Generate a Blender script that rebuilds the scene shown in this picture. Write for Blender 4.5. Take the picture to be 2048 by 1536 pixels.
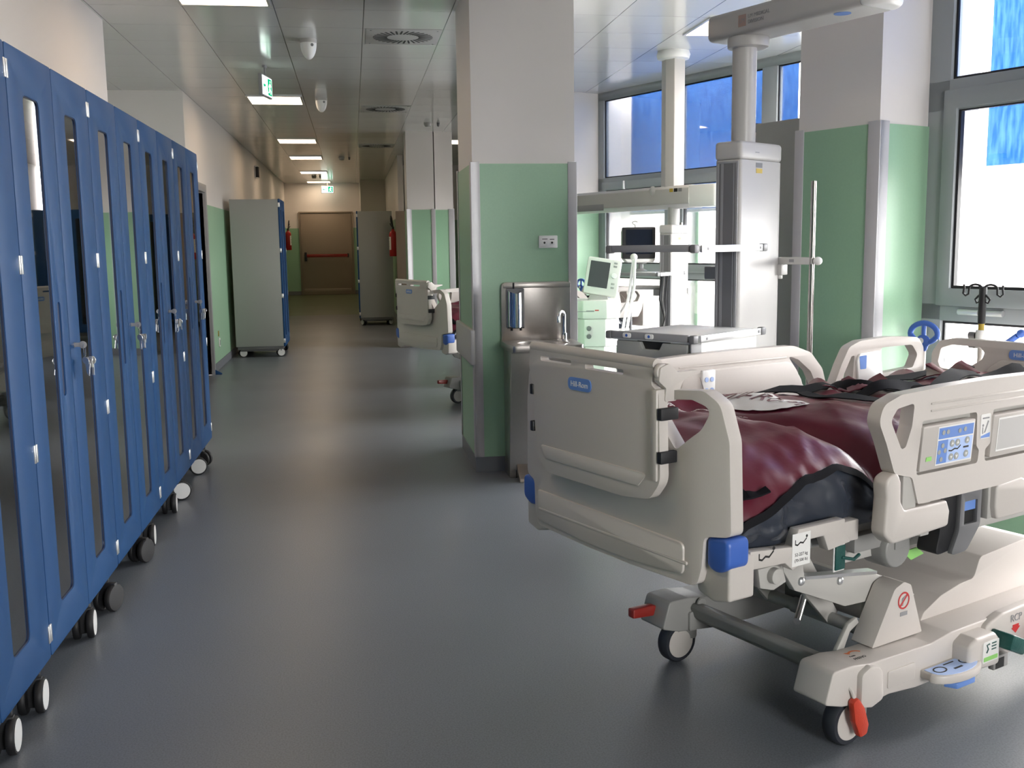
import bpy, bmesh, math, random
from mathutils import Matrix, Vector, noise, geometry
for o in list(bpy.data.objects): bpy.data.objects.remove(o)
S = bpy.context.scene
COL = S.collection
rad, pi, sin, cos = math.radians, math.pi, math.sin, math.cos
random.seed(4)
WROT = 0.414865                       # the ward's window walls are turned this much from the corridor

# ------------------------------------------------------------------ camera, world, exposure
cd = bpy.data.cameras.new('camera'); cam = bpy.data.objects.new('camera', cd); COL.objects.link(cam)
_p, _r, _y = 0.1373875, -0.0136148, 0.152962
def _ry(v): return Vector((v[0]*cos(_y)+v[1]*sin(_y), -v[0]*sin(_y)+v[1]*cos(_y), v[2]))
_fw = Vector((0, cos(_p), -sin(_p))); _up = Vector((0, sin(_p), cos(_p))); _rt = Vector((1, 0, 0))
_rt, _up = cos(_r)*_rt+sin(_r)*_up, -sin(_r)*_rt+cos(_r)*_up
_rt, _up, _fw = _ry(_rt), _ry(_up), _ry(_fw)
cam.matrix_world = Matrix(((_rt.x, _up.x, -_fw.x, 0), (_rt.y, _up.y, -_fw.y, 0), (_rt.z, _up.z, -_fw.z, 1.5), (0, 0, 0, 1)))
cd.sensor_width = 36; cd.lens = 36*2027.6/2048; cd.clip_start = 0.05; cd.clip_end = 200
S.camera = cam
w = bpy.data.worlds.new('world'); S.world = w; w.use_nodes = True
wb = w.node_tree.nodes['Background']; wb.inputs[0].default_value = (1.0, 0.955, 0.935, 1); wb.inputs[1].default_value = 11.0
wn = w.node_tree.nodes; wl_ = w.node_tree.links          # bright overcast sky over duller ground outside
_tc = wn.new('ShaderNodeTexCoord'); _sp = wn.new('ShaderNodeSeparateXYZ'); _mr = wn.new('ShaderNodeMapRange'); _mx = wn.new('ShaderNodeMixRGB')
_mr.inputs['From Min'].default_value = -.06; _mr.inputs['From Max'].default_value = .04
_mx.inputs[1].default_value = (.30, .285, .275, 1); _mx.inputs[2].default_value = (1.0, .955, .94, 1)
wl_.new(_tc.outputs['Generated'], _sp.inputs[0]); wl_.new(_sp.outputs[2], _mr.inputs[0]); wl_.new(_mr.outputs[0], _mx.inputs[0]); wl_.new(_mx.outputs[0], wb.inputs[0])
S.view_settings.view_transform = 'Standard'; S.view_settings.look = 'None'
S.view_settings.gamma = 1; S.view_settings.use_curve_mapping = False
S.view_settings.exposure = 1.6
LAMP = 3.5
S.cycles.max_bounces = 10; S.cycles.diffuse_bounces = 6; S.cycles.transparent_max_bounces = 16; S.cycles.sample_clamp_indirect = 6

def wp(n, s, z=0):                    # ward coordinates (n outwards to the windows, s along them) -> world
    return Vector((n*cos(WROT)-s*sin(WROT), n*sin(WROT)+s*cos(WROT), z))
def portal(n, s0, s1, z0, z1):
    L = bpy.data.lights.new('window_portal', 'AREA'); L.shape = 'RECTANGLE'; L.size = abs(s1-s0); L.size_y = z1-z0
    L.cycles.is_portal = True
    o = bpy.data.objects.new('window_portal', L); COL.objects.link(o); o.location = wp(n, (s0+s1)/2, (z0+z1)/2)
    o.rotation_euler = (rad(90), 0, WROT+rad(90))
portal(4.9, 1.35, 3.0, 0.1, 3.1)
portal(7.7, 3.4, 9.2, 0.1, 3.1)

# ------------------------------------------------------------------ materials
def lin(h):
    h = h.lstrip('#'); c = [int(h[i:i+2], 16)/255 for i in (0, 2, 4)]
    return tuple(x/12.92 if x <= .04045 else ((x+.055)/1.055)**2.4 for x in c)
def mat(name, col, rough=.5, metal=0, spec=.5, coat=0, nscale=0, namt=0, bump=0, bscale=200, emit=0):
    m = bpy.data.materials.new(name); m.use_nodes = True; nt = m.node_tree; b = nt.nodes['Principled BSDF']
    if isinstance(col, str): col = lin(col)
    b.inputs['Base Color'].default_value = (*col, 1); b.inputs['Roughness'].default_value = rough; b.inputs['Metallic'].default_value = metal
    b.inputs['Specular IOR Level'].default_value = spec; b.inputs['Coat Weight'].default_value = coat
    if emit: b.inputs['Emission Color'].default_value = (*col, 1); b.inputs['Emission Strength'].default_value = emit
    tc = None
    if namt or bump:
        tc = nt.nodes.new('ShaderNodeTexCoord')
    if namt:
        n = nt.nodes.new('ShaderNodeTexNoise'); n.inputs['Scale'].default_value = nscale; n.inputs['Detail'].default_value = 4
        nt.links.new(tc.outputs['Object'], n.inputs['Vector'])
        mx = nt.nodes.new('ShaderNodeMixRGB'); mx.inputs[1].default_value = tuple(c*(1-namt) for c in col)+(1,); mx.inputs[2].default_value = tuple(min(1, c*(1+namt)) for c in col)+(1,)
        nt.links.new(n.outputs['Fac'], mx.inputs[0]); nt.links.new(mx.outputs[0], b.inputs['Base Color'])
    if bump:
        n2 = nt.nodes.new('ShaderNodeTexNoise'); n2.inputs['Scale'].default_value = bscale; nt.links.new(tc.outputs['Object'], n2.inputs['Vector'])
        bp = nt.nodes.new('ShaderNodeBump'); bp.inputs['Strength'].default_value = bump; bp.inputs['Distance'].default_value = .002
        nt.links.new(n2.outputs['Fac'], bp.inputs['Height']); nt.links.new(bp.outputs[0], b.inputs['Normal'])
    return m
M = dict(
 wall=mat('white_wall_paint', (.735, .695, .672), .55, bump=.12, bscale=260, nscale=3, namt=.015),
 green=mat('green_wall_cladding', (.295, .485, .325), .42, nscale=90, namt=.05),
 trim=mat('grey_vinyl_trim', (.52, .51, .53), .45),
 base=mat('grey_skirting', (.16, .17, .19), .5),
 blue=mat('blue_laminate', (.014, .064, .182), .5, spec=.22, nscale=300, namt=.05),
 dkblue=mat('deep_blue_edge', (.008, .017, .06), .5),
 grey=mat('grey_laminate', (.33, .34, .325), .5, nscale=200, namt=.04),
 dark=mat('dark_interior', (.02, .021, .022), .6),
 cream=mat('cream_plastic', (.54, .50, .468), .38, nscale=150, namt=.02),
 cream2=mat('grey_cream_metal', (.44, .425, .40), .4),
 cgrey=mat('warm_grey_metal', (.27, .265, .255), .42),
 bedblue=mat('blue_plastic', (.045, .125, .47), .4),
 ltblue=mat('light_blue_print', (.42, .55, .85), .4),
 midblue=mat('mid_blue_print', (.13, .25, .60), .4),
 white=mat('white_plastic', (.78, .78, .77), .35),
 offw=mat('off_white_enamel', (.46, .45, .44), .35),
 vent=mat('pale_green_white_plastic', (.68, .685, .655), .4),
 black=mat('black_rubber', (.012, .012, .014), .55),
 screen=mat('dark_screen', (.012, .014, .02), .12),
 gscreen=mat('grey_screen', (.07, .075, .08), .2),
 tyre=mat('dark_tyre', (.022, .025, .033), .5),
 steel=mat('brushed_steel', (.46, .43, .405), .34, metal=1, nscale=60, namt=.05),
 chrome=mat('chrome', (.85, .85, .86), .06, metal=1),
 satin=mat('satin_aluminium', (.68, .68, .69), .3, metal=.8),
 frame=mat('grey_window_frame', (.31, .335, .345), .4),
 dgrey=mat('dark_grey_plastic', (.15, .15, .157), .45),
 mgrey=mat('mid_grey_plastic', (.27, .27, .28), .4),
 red=mat('red_enamel', (.42, .012, .012), .3),
 redp=mat('red_plastic', (.50, .045, .02), .4, bump=.6, bscale=300),
 dred=mat('red_lacquer', (.25, .02, .015), .3),
 green2=mat('dark_green_plastic', (.008, .07, .06), .4, bump=.6, bscale=300),
 label=mat('white_label', (.75, .74, .72), .5),
 ink=mat('black_ink', (.015, .015, .015), .6),
 gink=mat('grey_ink', (.25, .25, .26), .6),
 rink=mat('red_ink', (.5, .03, .03), .6),
 oink=mat('orange_ink', (.65, .17, .05), .6),
 lime=mat('lime_tag', (.28, .62, .16), .5),
 yellow=mat('yellow_label', (.45, .32, .03), .5),
 brass=mat('brass', (.40, .30, .07), .4, metal=.6),
 beige=mat('beige_door_enamel', (.29, .235, .185), .45),
 darksteel=mat('dark_polished_steel', (.30, .28, .27), .22, metal=1),
 maroon=mat('maroon_vinyl', (.100, .011, .024), .36, spec=.35, bump=.35, bscale=28),
 navy=mat('navy_vinyl', (.030, .036, .050), .27, spec=.6, bump=.5, bscale=22),
 strap=mat('black_strap', (.007, .007, .009), .7, spec=.12),
 pinkish=mat('faded_logo_red', (.36, .25, .22), .5),
)
def floor_mat(name, c):
    m = bpy.data.materials.new(name); m.use_nodes = True; nt = m.node_tree; b = nt.nodes['Principled BSDF']; L = nt.links
    tc = nt.nodes.new('ShaderNodeTexCoord')
    n = nt.nodes.new('ShaderNodeTexNoise'); n.inputs['Scale'].default_value = 170; n.inputs['Detail'].default_value = 3
    n2 = nt.nodes.new('ShaderNodeTexNoise'); n2.inputs['Scale'].default_value = 1.1; n2.inputs['Detail'].default_value = 3
    L.new(tc.outputs['Object'], n.inputs['Vector']); L.new(tc.outputs['Object'], n2.inputs['Vector'])
    r = nt.nodes.new('ShaderNodeValToRGB'); r.color_ramp.elements[0].position = .32; r.color_ramp.elements[1].position = .62
    r.color_ramp.elements[0].color = tuple(x*.78 for x in c)+(1,); r.color_ramp.elements[1].color = tuple(x*1.1 for x in c)+(1,)
    L.new(n.outputs['Fac'], r.inputs[0]); L.new(r.outputs[0], b.inputs['Base Color'])
    mr = nt.nodes.new('ShaderNodeMapRange'); mr.inputs['To Min'].default_value = .30; mr.inputs['To Max'].default_value = .40
    L.new(n2.outputs['Fac'], mr.inputs[0]); L.new(mr.outputs[0], b.inputs['Roughness'])
    b.inputs['Specular IOR Level'].default_value = .5
    return m
M['floor'] = floor_mat('blue_grey_vinyl_floor', (.150, .163, .186))
M['ramp'] = floor_mat('olive_green_vinyl_floor', (.13, .15, .085))
def ceil_mat():
    m = bpy.data.materials.new('ceiling_panels'); m.use_nodes = True; nt = m.node_tree; b = nt.nodes['Principled BSDF']; L = nt.links
    tc = nt.nodes.new('ShaderNodeTexCoord'); sx = nt.nodes.new('ShaderNodeSeparateXYZ'); L.new(tc.outputs['Object'], sx.inputs[0])
    def seam(out, off, step, half):
        a = nt.nodes.new('ShaderNodeMath'); a.operation = 'ADD'; a.inputs[1].default_value = -off; L.new(out, a.inputs[0])
        p = nt.nodes.new('ShaderNodeMath'); p.operation = 'PINGPONG'; p.inputs[1].default_value = step/2; L.new(a.outputs[0], p.inputs[0])
        g = nt.nodes.new('ShaderNodeMath'); g.operation = 'LESS_THAN'; g.inputs[1].default_value = half; L.new(p.outputs[0], g.inputs[0]); return g.outputs[0]
    s1 = seam(sx.outputs[0], -.476, .611, .0035); s2 = seam(sx.outputs[1], 7.436, .606, .0016)
    mx = nt.nodes.new('ShaderNodeMath'); mx.operation = 'MAXIMUM'; L.new(s1, mx.inputs[0]); L.new(s2, mx.inputs[1])
    c = nt.nodes.new('ShaderNodeMixRGB'); c.inputs[1].default_value = (.68, .675, .66, 1); c.inputs[2].default_value = (.16, .16, .16, 1)
    L.new(mx.outputs[0], c.inputs[0]); L.new(c.outputs[0], b.inputs['Base Color'])
    # each panel sags very slightly
    pw = nt.nodes.new('ShaderNodeMath'); pw.operation = 'PINGPONG'; pw.inputs[1].default_value = .303; ad = nt.nodes.new('ShaderNodeMath'); ad.inputs[1].default_value = -7.436
    L.new(sx.outputs[1], ad.inputs[0]); L.new(ad.outputs[0], pw.inputs[0])
    bp = nt.nodes.new('ShaderNodeBump'); bp.inputs['Strength'].default_value = .1; bp.inputs['Distance'].default_value = .02; L.new(pw.outputs[0], bp.inputs['Height']); L.new(bp.outputs[0], b.inputs['Normal'])
    b.inputs['Roughness'].default_value = .15; b.inputs['Metallic'].default_value = .12; b.inputs['Specular IOR Level'].default_value = .6
    return m
M['ceil'] = ceil_mat()
def emis(name, c, s):
    m = bpy.data.materials.new(name); m.use_nodes = True; nt = m.node_tree; nt.nodes.clear()
    e = nt.nodes.new('ShaderNodeEmission'); e.inputs[0].default_value = (*c, 1); e.inputs[1].default_value = s
    o = nt.nodes.new('ShaderNodeOutputMaterial'); nt.links.new(e.outputs[0], o.inputs[0]); return m
M['lamp'] = emis('lit_diffuser', (1, .75, .51), LAMP)
M['exitw'] = emis('lit_sign_white', (.85, 1, .92), 1.1)
M['exitg'] = emis('lit_sign_green', (.0, .25, .10), .8)
def glass_mat(name, tint, refl=.5):
    m = bpy.data.materials.new(name); m.use_nodes = True; nt = m.node_tree; nt.nodes.clear(); L = nt.links
    t = nt.nodes.new('ShaderNodeBsdfTransparent'); t.inputs[0].default_value = (*tint, 1)
    g = nt.nodes.new('ShaderNodeBsdfGlossy'); g.inputs['Roughness'].default_value = .02
    f = nt.nodes.new('ShaderNodeFresnel'); f.inputs[0].default_value = 1.5
    k = nt.nodes.new('ShaderNodeMath'); k.operation = 'MULTIPLY'; k.inputs[1].default_value = refl; L.new(f.outputs[0], k.inputs[0])
    x = nt.nodes.new('ShaderNodeMixShader'); L.new(k.outputs[0], x.inputs[0]); L.new(t.outputs[0], x.inputs[1]); L.new(g.outputs[0], x.inputs[2])
    o = nt.nodes.new('ShaderNodeOutputMaterial'); L.new(x.outputs[0], o.inputs[0]); return m
M['glass'] = glass_mat('window_glass', (.94, .96, .96), .8)
M['cabglass'] = glass_mat('smoked_cabinet_glass', (.30, .31, .32), 3.0)
def blind_mat():
    m = bpy.data.materials.new('blue_screen_fabric'); m.use_nodes = True; nt = m.node_tree; nt.nodes.clear(); L = nt.links
    tc = nt.nodes.new('ShaderNodeTexCoord'); mp = nt.nodes.new('ShaderNodeMapping'); mp.inputs['Scale'].default_value = (24, 24, 4); L.new(tc.outputs['Object'], mp.inputs[0])
    n = nt.nodes.new('ShaderNodeTexNoise'); n.inputs['Scale'].default_value = 2.2; n.inputs['Detail'].default_value = 5; L.new(mp.outputs[0], n.inputs['Vector'])
    r = nt.nodes.new('ShaderNodeValToRGB'); r.color_ramp.elements[0].position = .35; r.color_ramp.elements[1].position = .68
    r.color_ramp.elements[0].color = (.0046, .0225, .088, 1); r.color_ramp.elements[1].color = (.016, .046, .128, 1); L.new(n.outputs['Fac'], r.inputs[0])
    d = nt.nodes.new('ShaderNodeBsdfDiffuse'); t = nt.nodes.new('ShaderNodeBsdfTranslucent'); L.new(r.outputs[0], d.inputs[0]); L.new(r.outputs[0], t.inputs[0])
    a = nt.nodes.new('ShaderNodeAddShader'); L.new(d.outputs[0], a.inputs[0]); L.new(t.outputs[0], a.inputs[1])
    o = nt.nodes.new('ShaderNodeOutputMaterial'); L.new(a.outputs[0], o.inputs[0]); return m
M['blind'] = blind_mat()

# ------------------------------------------------------------------ mesh helpers
def fillet(pts, r, n=5):
    out = []; N = len(pts); rs = r if isinstance(r, (list, tuple)) else [r]*N
    for i in range(N):
        p = Vector(pts[i]); a = Vector(pts[i-1])-p; b = Vector(pts[(i+1) % N])-p; rr = rs[i]
        la, lb = a.length, b.length
        if rr <= 0 or la < 1e-6 or lb < 1e-6: out.append(tuple(p)); continue
        a /= la; b /= lb; ang = math.acos(max(-1, min(1, a.dot(b))))
        if ang > pi-.05: out.append(tuple(p)); continue
        d = min(rr/math.tan(ang/2), la*.48, lb*.48); p0 = p+a*d; p1 = p+b*d
        for k in range(n+1):
            t = k/n; q = p0*(1-t)**2+p*2*t*(1-t)+p1*t*t; out.append((q.x, q.y))
    return out
def rr(x0, x1, y0, y1, r, n=5): return fillet([(x0, y0), (x1, y0), (x1, y1), (x0, y1)], r, n)
def circ(cx, cy, r, n=20, ry=None): return [(cx+r*cos(2*pi*k/n), cy+(ry or r)*sin(2*pi*k/n)) for k in range(n)]
def area(p): return sum(p[i-1][0]*p[i][1]-p[i][0]*p[i-1][1] for i in range(len(p)))
class MB:
    def __init__(s, xf=None): s.v = []; s.f = []; s.xf = xf or Matrix.Identity(4)
    def add(s, vs, fs):
        b = len(s.v); s.v += [s.xf @ Vector(v) for v in vs]; s.f += [[i+b for i in f] for f in fs]; return s
    def box(s, x0, x1, y0, y1, z0, z1):
        return s.add([(x, y, z) for x in (x0, x1) for y in (y0, y1) for z in (z0, z1)], [(0, 1, 3, 2), (4, 6, 7, 5), (0, 4, 5, 1), (2, 3, 7, 6), (0, 2, 6, 4), (1, 5, 7, 3)])
    def prism(s, poly, a0, a1, ax='x', holes=()):
        if area(poly) < 0: poly = poly[::-1]
        loops = [list(poly)]+[list(h)[::-1] if area(h) > 0 else list(h) for h in holes]
        P = {'x': lambda p, a: (a, p[0], p[1]), 'y': lambda p, a: (p[0], a, p[1]), 'z': lambda p, a: (p[0], p[1], a)}[ax]
        flat = [p for l in loops for p in l]; n = len(flat)
        vs = [P(p, a0) for p in flat]+[P(p, a1) for p in flat]; fs = []
        if len(loops) == 1: fs += [list(range(n)), list(range(n, 2*n))[::-1]]
        else:
            for t in geometry.tessellate_polygon([[Vector((p[0], p[1], 0)) for p in l] for l in loops]): fs += [list(t), [i+n for i in t][::-1]]
        b = 0
        for l in loops:
            m = len(l)
            for i in range(m): j = (i+1) % m; fs.append([b+i, b+i+n, b+j+n, b+j])
            b += m
        return s.add(vs, fs)
    def tube(s, pts, r, n=10, closed=False, cap=True):
        pts = [Vector(p) for p in pts]; N = len(pts); R = r if isinstance(r, (list, tuple)) else [r]*N
        vs = []; fs = []; prev = None
        for i, p in enumerate(pts):
            a = pts[i-1] if (i or closed) else p; b = pts[(i+1) % N] if (i < N-1 or closed) else p
            t = (b-a).normalized()
            u = prev-t*prev.dot(t) if prev is not None else (Vector((0, 0, 1)).cross(t) if abs(t.z) < .9 else Vector((1, 0, 0)).cross(t))
            if u.length < 1e-6: u = Vector((0, 1, 0)).cross(t)
            u.normalize(); prev = u; w_ = t.cross(u)
            vs += [tuple(p+u*cos(2*pi*k/n)*R[i]+w_*sin(2*pi*k/n)*R[i]) for k in range(n)]
        for i in range(N if closed else N-1):
            j = (i+1) % N
            for k in range(n): fs.append((i*n+k, i*n+(k+1) % n, j*n+(k+1) % n, j*n+k))
        if cap and not closed: fs += [list(range(n))[::-1], list(range((N-1)*n, N*n))]
        return s.add(vs, fs)
    def lathe(s, prof, c=(0, 0, 0), n=24, ax='z'):
        P = {'z': lambda r, a, h: (c[0]+r*cos(a), c[1]+r*sin(a), c[2]+h), 'x': lambda r, a, h: (c[0]+h, c[1]+r*cos(a), c[2]+r*sin(a)), 'y': lambda r, a, h: (c[0]+r*sin(a), c[1]+h, c[2]+r*cos(a))}[ax]
        vs = [P(max(r, 1e-5), 2*pi*k/n, h) for r, h in prof for k in range(n)]; fs = []
        for i in range(len(prof)-1):
            for k in range(n): fs.append((i*n+k, i*n+(k+1) % n, (i+1)*n+(k+1) % n, (i+1)*n+k))
        fs += [list(range(n))[::-1], list(range((len(prof)-1)*n, len(prof)*n))]
        return s.add(vs, fs)
    def cyl(s, c, r, h, ax='z', n=24): return s.lathe([(r, 0), (r, h)], c, n, ax)
    def ell(s, c, rx, ry, rz, n=20, m=12, z0=-1, z1=1):
        vs = []; fs = []; a0 = math.asin(z0); a1 = math.asin(z1)
        for i in range(m+1):
            a = a0+(a1-a0)*i/m; q = max(cos(a), 1e-4)
            vs += [(c[0]+rx*q*cos(2*pi*k/n), c[1]+ry*q*sin(2*pi*k/n), c[2]+rz*sin(a)) for k in range(n)]
        for i in range(m):
            for k in range(n): fs.append((i*n+k, i*n+(k+1) % n, (i+1)*n+(k+1) % n, (i+1)*n+k))
        fs += [list(range(n))[::-1], list(range(m*n, (m+1)*n))]
        return s.add(vs, fs)
    def grid(s, fn, nu, nv):
        vs = [fn(i/nu, j/nv) for i in range(nu+1) for j in range(nv+1)]
        return s.add(vs, [(i*(nv+1)+j, (i+1)*(nv+1)+j, (i+1)*(nv+1)+j+1, i*(nv+1)+j+1) for i in range(nu) for j in range(nv)])
    def text(s, body, size, org, right, up, depth=.0006, align='CENTER'):
        cu = bpy.data.curves.new('t', 'FONT'); cu.body = body; cu.size = size; cu.align_x = align; cu.align_y = 'CENTER'; cu.extrude = depth
        ob = bpy.data.objects.new('t', cu); COL.objects.link(ob); bpy.context.view_layer.update()
        me = bpy.data.meshes.new_from_object(ob.evaluated_get(bpy.context.evaluated_depsgraph_get()))
        r, u = Vector(right).normalized(), Vector(up).normalized(); n_ = r.cross(u); o = Vector(org)
        s.add([tuple(o+r*v.co.x+u*v.co.y+n_*v.co.z) for v in me.vertices], [list(p.vertices) for p in me.polygons])
        bpy.data.objects.remove(ob); bpy.data.curves.remove(cu); bpy.data.meshes.remove(me); return s
    def build(s, name, m, parent=None, bevel=0, seg=2, smooth=40, sub=0, fn=None, cuts=None):
        me = bpy.data.meshes.new(name); bm = bmesh.new()
        vs = [bm.verts.new(v) for v in s.v]
        for f in s.f:
            try: bm.faces.new([vs[i] for i in f])
            except ValueError: pass
        bmesh.ops.remove_doubles(bm, verts=bm.verts, dist=1e-6)
        bmesh.ops.recalc_face_normals(bm, faces=bm.faces)
        if bevel:
            es = [e for e in bm.edges if len(e.link_faces) == 2 and e.calc_face_angle(0) > .5]
            bmesh.ops.bevel(bm, geom=es, offset=bevel, segments=seg, profile=.5, affect='EDGES', clamp_overlap=True)
        if cuts:
            for co, no in cuts: bmesh.ops.bisect_plane(bm, geom=bm.verts[:]+bm.edges[:]+bm.faces[:], plane_co=co, plane_no=no)
        if fn:
            for v in bm.verts: v.co = fn(v.co)
        bm.to_mesh(me); bm.free()
        me.shade_smooth(); me.set_sharp_from_angle(angle=rad(smooth))
        me.materials.append(M[m] if isinstance(m, str) else m)
        o = bpy.data.objects.new(name, me); COL.objects.link(o)
        if parent is not None: o.parent = parent
        return o
def T(name, label, cat, loc=(0, 0, 0), rz=0, group=None):
    o = bpy.data.objects.new(name, None); COL.objects.link(o); o.empty_display_size = .05; o.location = loc; o.rotation_euler = (0, 0, rz)
    o['label'] = label; o['category'] = cat
    if group: o['group'] = group
    return o
def tag(o, label, cat, group=None):
    o['label'] = label; o['category'] = cat
    if group: o['group'] = group
    return o
def struct(o, ward=False):
    o['kind'] = 'structure'
    if ward: o.rotation_euler = (0, 0, WROT)
    return o
def copy_tree(o, loc=None, rz=None, label=None, par=None, skip=()):
    c = o.copy(); COL.objects.link(c)
    if par is not None: c.parent = par
    if loc is not None: c.location = loc
    if rz is not None: c.rotation_euler = (0, 0, rz)
    if label: c['label'] = label
    for ch in list(o.children):
        if ch.name.split('.')[0] not in skip: copy_tree(ch, par=c)
    return c

# ------------------------------------------------------------------ the room shell
CZ = 3.13; GT = 2.01; BH = .1
P2 = lambda n, s: tuple(wp(n, s).xy)
struct(MB().prism([(-4.2, -3.6), (6.4, -3.6), (4.6, 1.0), P2(4.75, 2.9), P2(7.3, 3.2), (4.6, 11.4), (4.0, 21.5), (.9, 21.5), (.9, 23.0), (-4.2, 23.0)], -.12, 0, 'z').build('floor', 'floor'))
struct(MB().prism([(22.7, 0), (27.4, .24), (27.4, -.1), (22.7, -.1)], -1.75, .9, 'x').build('floor_ramp', 'ramp'))
struct(MB().prism([(-4.2, -3.6), (6.4, -3.6), (4.6, 1.0), P2(4.32, 2.95), P2(4.32, 3.2), P2(7.16, 3.2), P2(7.16, 9.3), (4.0, 11.4), (4.0, 21.5), (.9, 21.5), (.9, 27.5), (-4.2, 27.5)], CZ, CZ+.12, 'z').build('ceiling', 'ceil'))
def clad_wall(side, p, q, nrm, t=.12, green=True, z1=CZ, gz=GT, z0=0, split=True):
    """a wall from p to q; nrm points into the room: white wall, green cladding and skirting in front of it"""
    p, q, nn = Vector((*p, 0)), Vector((*q, 0)), Vector((*nrm, 0)).normalized(); d = (q-p); L = d.length; d /= L
    X = Matrix.Identity(4); X.col[0] = (*d, 0); X.col[1] = (*nn, 0); X.col[3] = (*p, 1)
    o = struct(MB(X).box(0, L, -t, 0, z0, z1).build('wall_'+side, 'wall'))
    if green:
        struct(MB(X).box(0, L, 0, .008, z0+BH, gz).build('wall_'+side+'_cladding', 'green'))
        struct(MB(X).box(0, L, 0, .012, z0, z0+BH).build('baseboard_'+side, 'base'))
    return o
clad_wall('left', (-1.715, 7.92), (-1.715, -3.5), (1, 0))
struct(MB().box(-3.9, -1.834, 7.80, 7.92, 0, CZ).build('wall_left_return', 'wall'))
clad_wall('recess', (-4.0, 11.3), (-4.0, 7.9), (1, 0))
struct(MB().box(-4.0, -1.70, 11.3, 11.42, 0, CZ).build('wall_recess_end', 'wall'))
# corridor wall with its doorway
struct(MB().prism([(11.42, 0), (11.5, 0), (11.5, 2.15), (12.38, 2.15), (12.38, 0), (27.4, 0), (27.4, CZ), (11.42, CZ)], -1.82, -1.70, 'x').build('wall_corridor', 'wall'))
struct(MB().prism([(12.50, BH), (22.7, BH), (27.3, BH+.24), (27.3, GT-.02), (12.50, GT)], -1.70, -1.692, 'x').build('wall_corridor_cladding', 'green'))
struct(MB().prism([(12.50, 0), (22.7, 0), (27.3, .24), (27.3, .34), (22.7, BH), (12.50, BH)], -1.70, -1.686, 'x').build('baseboard_corridor', 'base'))
d2 = struct(MB().box(-1.80, -1.765, 11.52, 12.36, 0.01, 2.13).build('door_2', 'beige'))
struct(MB().prism([(11.40, 0), (11.40, 2.23), (12.47, 2.23), (12.47, 0), (12.38, 0), (12.38, 2.14), (11.50, 2.14), (11.50, 0)], -1.81, -1.665, 'x').build('trim_1', 'mgrey', bevel=.006))
# corridor end wall
clad_wall('end', (.9, 27.3), (-1.8, 27.3), (0, -1), gz=1.975, z0=.24)
struct(MB().box(.24, .86, 26.0, 27.3, .1, CZ).build('wall_end_pier', 'wall'))
clad_wall('right_corridor', (.86, 18.95), (.86, 26.1), (-1, 0), t=.1)
struct(MB().box(.80, .97, 18.86, 18.95, 0, 2.12).build('trim_2', 'beige', bevel=.005))
clad_wall('ward_end', (3.8, 21.3), (.96, 21.3), (0, -1))
clad_wall('ward_side', (3.9, 16.2), (3.9, 21.4), (-1, 0)); clad_wall('ward_corner', (3.9, 11.2), (3.9, 12.2), (-1, 0))
struct(MB().box(3.9, 4.0, 12.2, 16.2, 0, 1.2).build('wall_ward_sill', 'wall')); struct(MB().box(3.9, 4.0, 12.2, 16.2, 2.4, CZ).build('wall_ward_head', 'wall'))
g3 = struct(MB().box(3.93, 3.94, 13.2, 14.6, 1.2, 2.4).build('window_3', 'glass'))  # unseen window, added to let daylight into the far ward
struct(MB().box(3.9, 4.0, 12.2, 13.2, 1.2, 2.4).box(3.9, 4.0, 14.6, 16.2, 1.2, 2.4).build('wall_ward_pier', 'wall'))
L = bpy.data.lights.new('window_portal', 'AREA'); L.shape = 'RECTANGLE'; L.size = 1.4; L.size_y = 1.2; L.cycles.is_portal = True
o = bpy.data.objects.new('window_portal', L); COL.objects.link(o); o.location = (4.1, 13.9, 1.8); o.rotation_euler = (rad(90), 0, rad(90))
a, b = P2(5.6, 9.2), P2(7.05, 9.2); clad_wall('ward_partition', b, a, (sin(WROT), -cos(WROT)), t=.12)
struct(MB().box(2.72, 3.95, 11.30, 11.42, 0, CZ).build('wall_ward_link', 'wall'))
clad_wall('back', (-1.8, -3.5), (1.5, -3.5), (0, 1))
struct(MB().prism([(1.5, 0), (6.4, 0), (6.4, CZ), (1.5, CZ)], -3.62, -3.5, 'y', [[(1.8, .9), (3.9, .9), (3.9, 2.95), (1.8, 2.95)]]).build('wall_back_added_window_side', 'wall'))
struct(MB().box(1.8, 3.9, -3.57, -3.56, .9, 2.95).build('window_4', 'glass'))  # window and frame added behind the camera to brighten column and bed
struct(MB().box(1.75, 1.85, -3.6, -3.5, .85, 3.0).box(3.85, 3.95, -3.6, -3.5, .85, 3.0).box(1.8, 3.9, -3.6, -3.5, .85, .95).box(1.8, 3.9, -3.6, -3.5, 2.9, 3.0).build('window_4_frame', 'frame'))
L = bpy.data.lights.new('window_portal', 'AREA'); L.shape = 'RECTANGLE'; L.size = 2.1; L.size_y = 2.05; L.cycles.is_portal = True
o = bpy.data.objects.new('window_portal', L); COL.objects.link(o); o.location = (2.85, -3.75, 1.92); o.rotation_euler = (rad(90), 0, 0)
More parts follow.
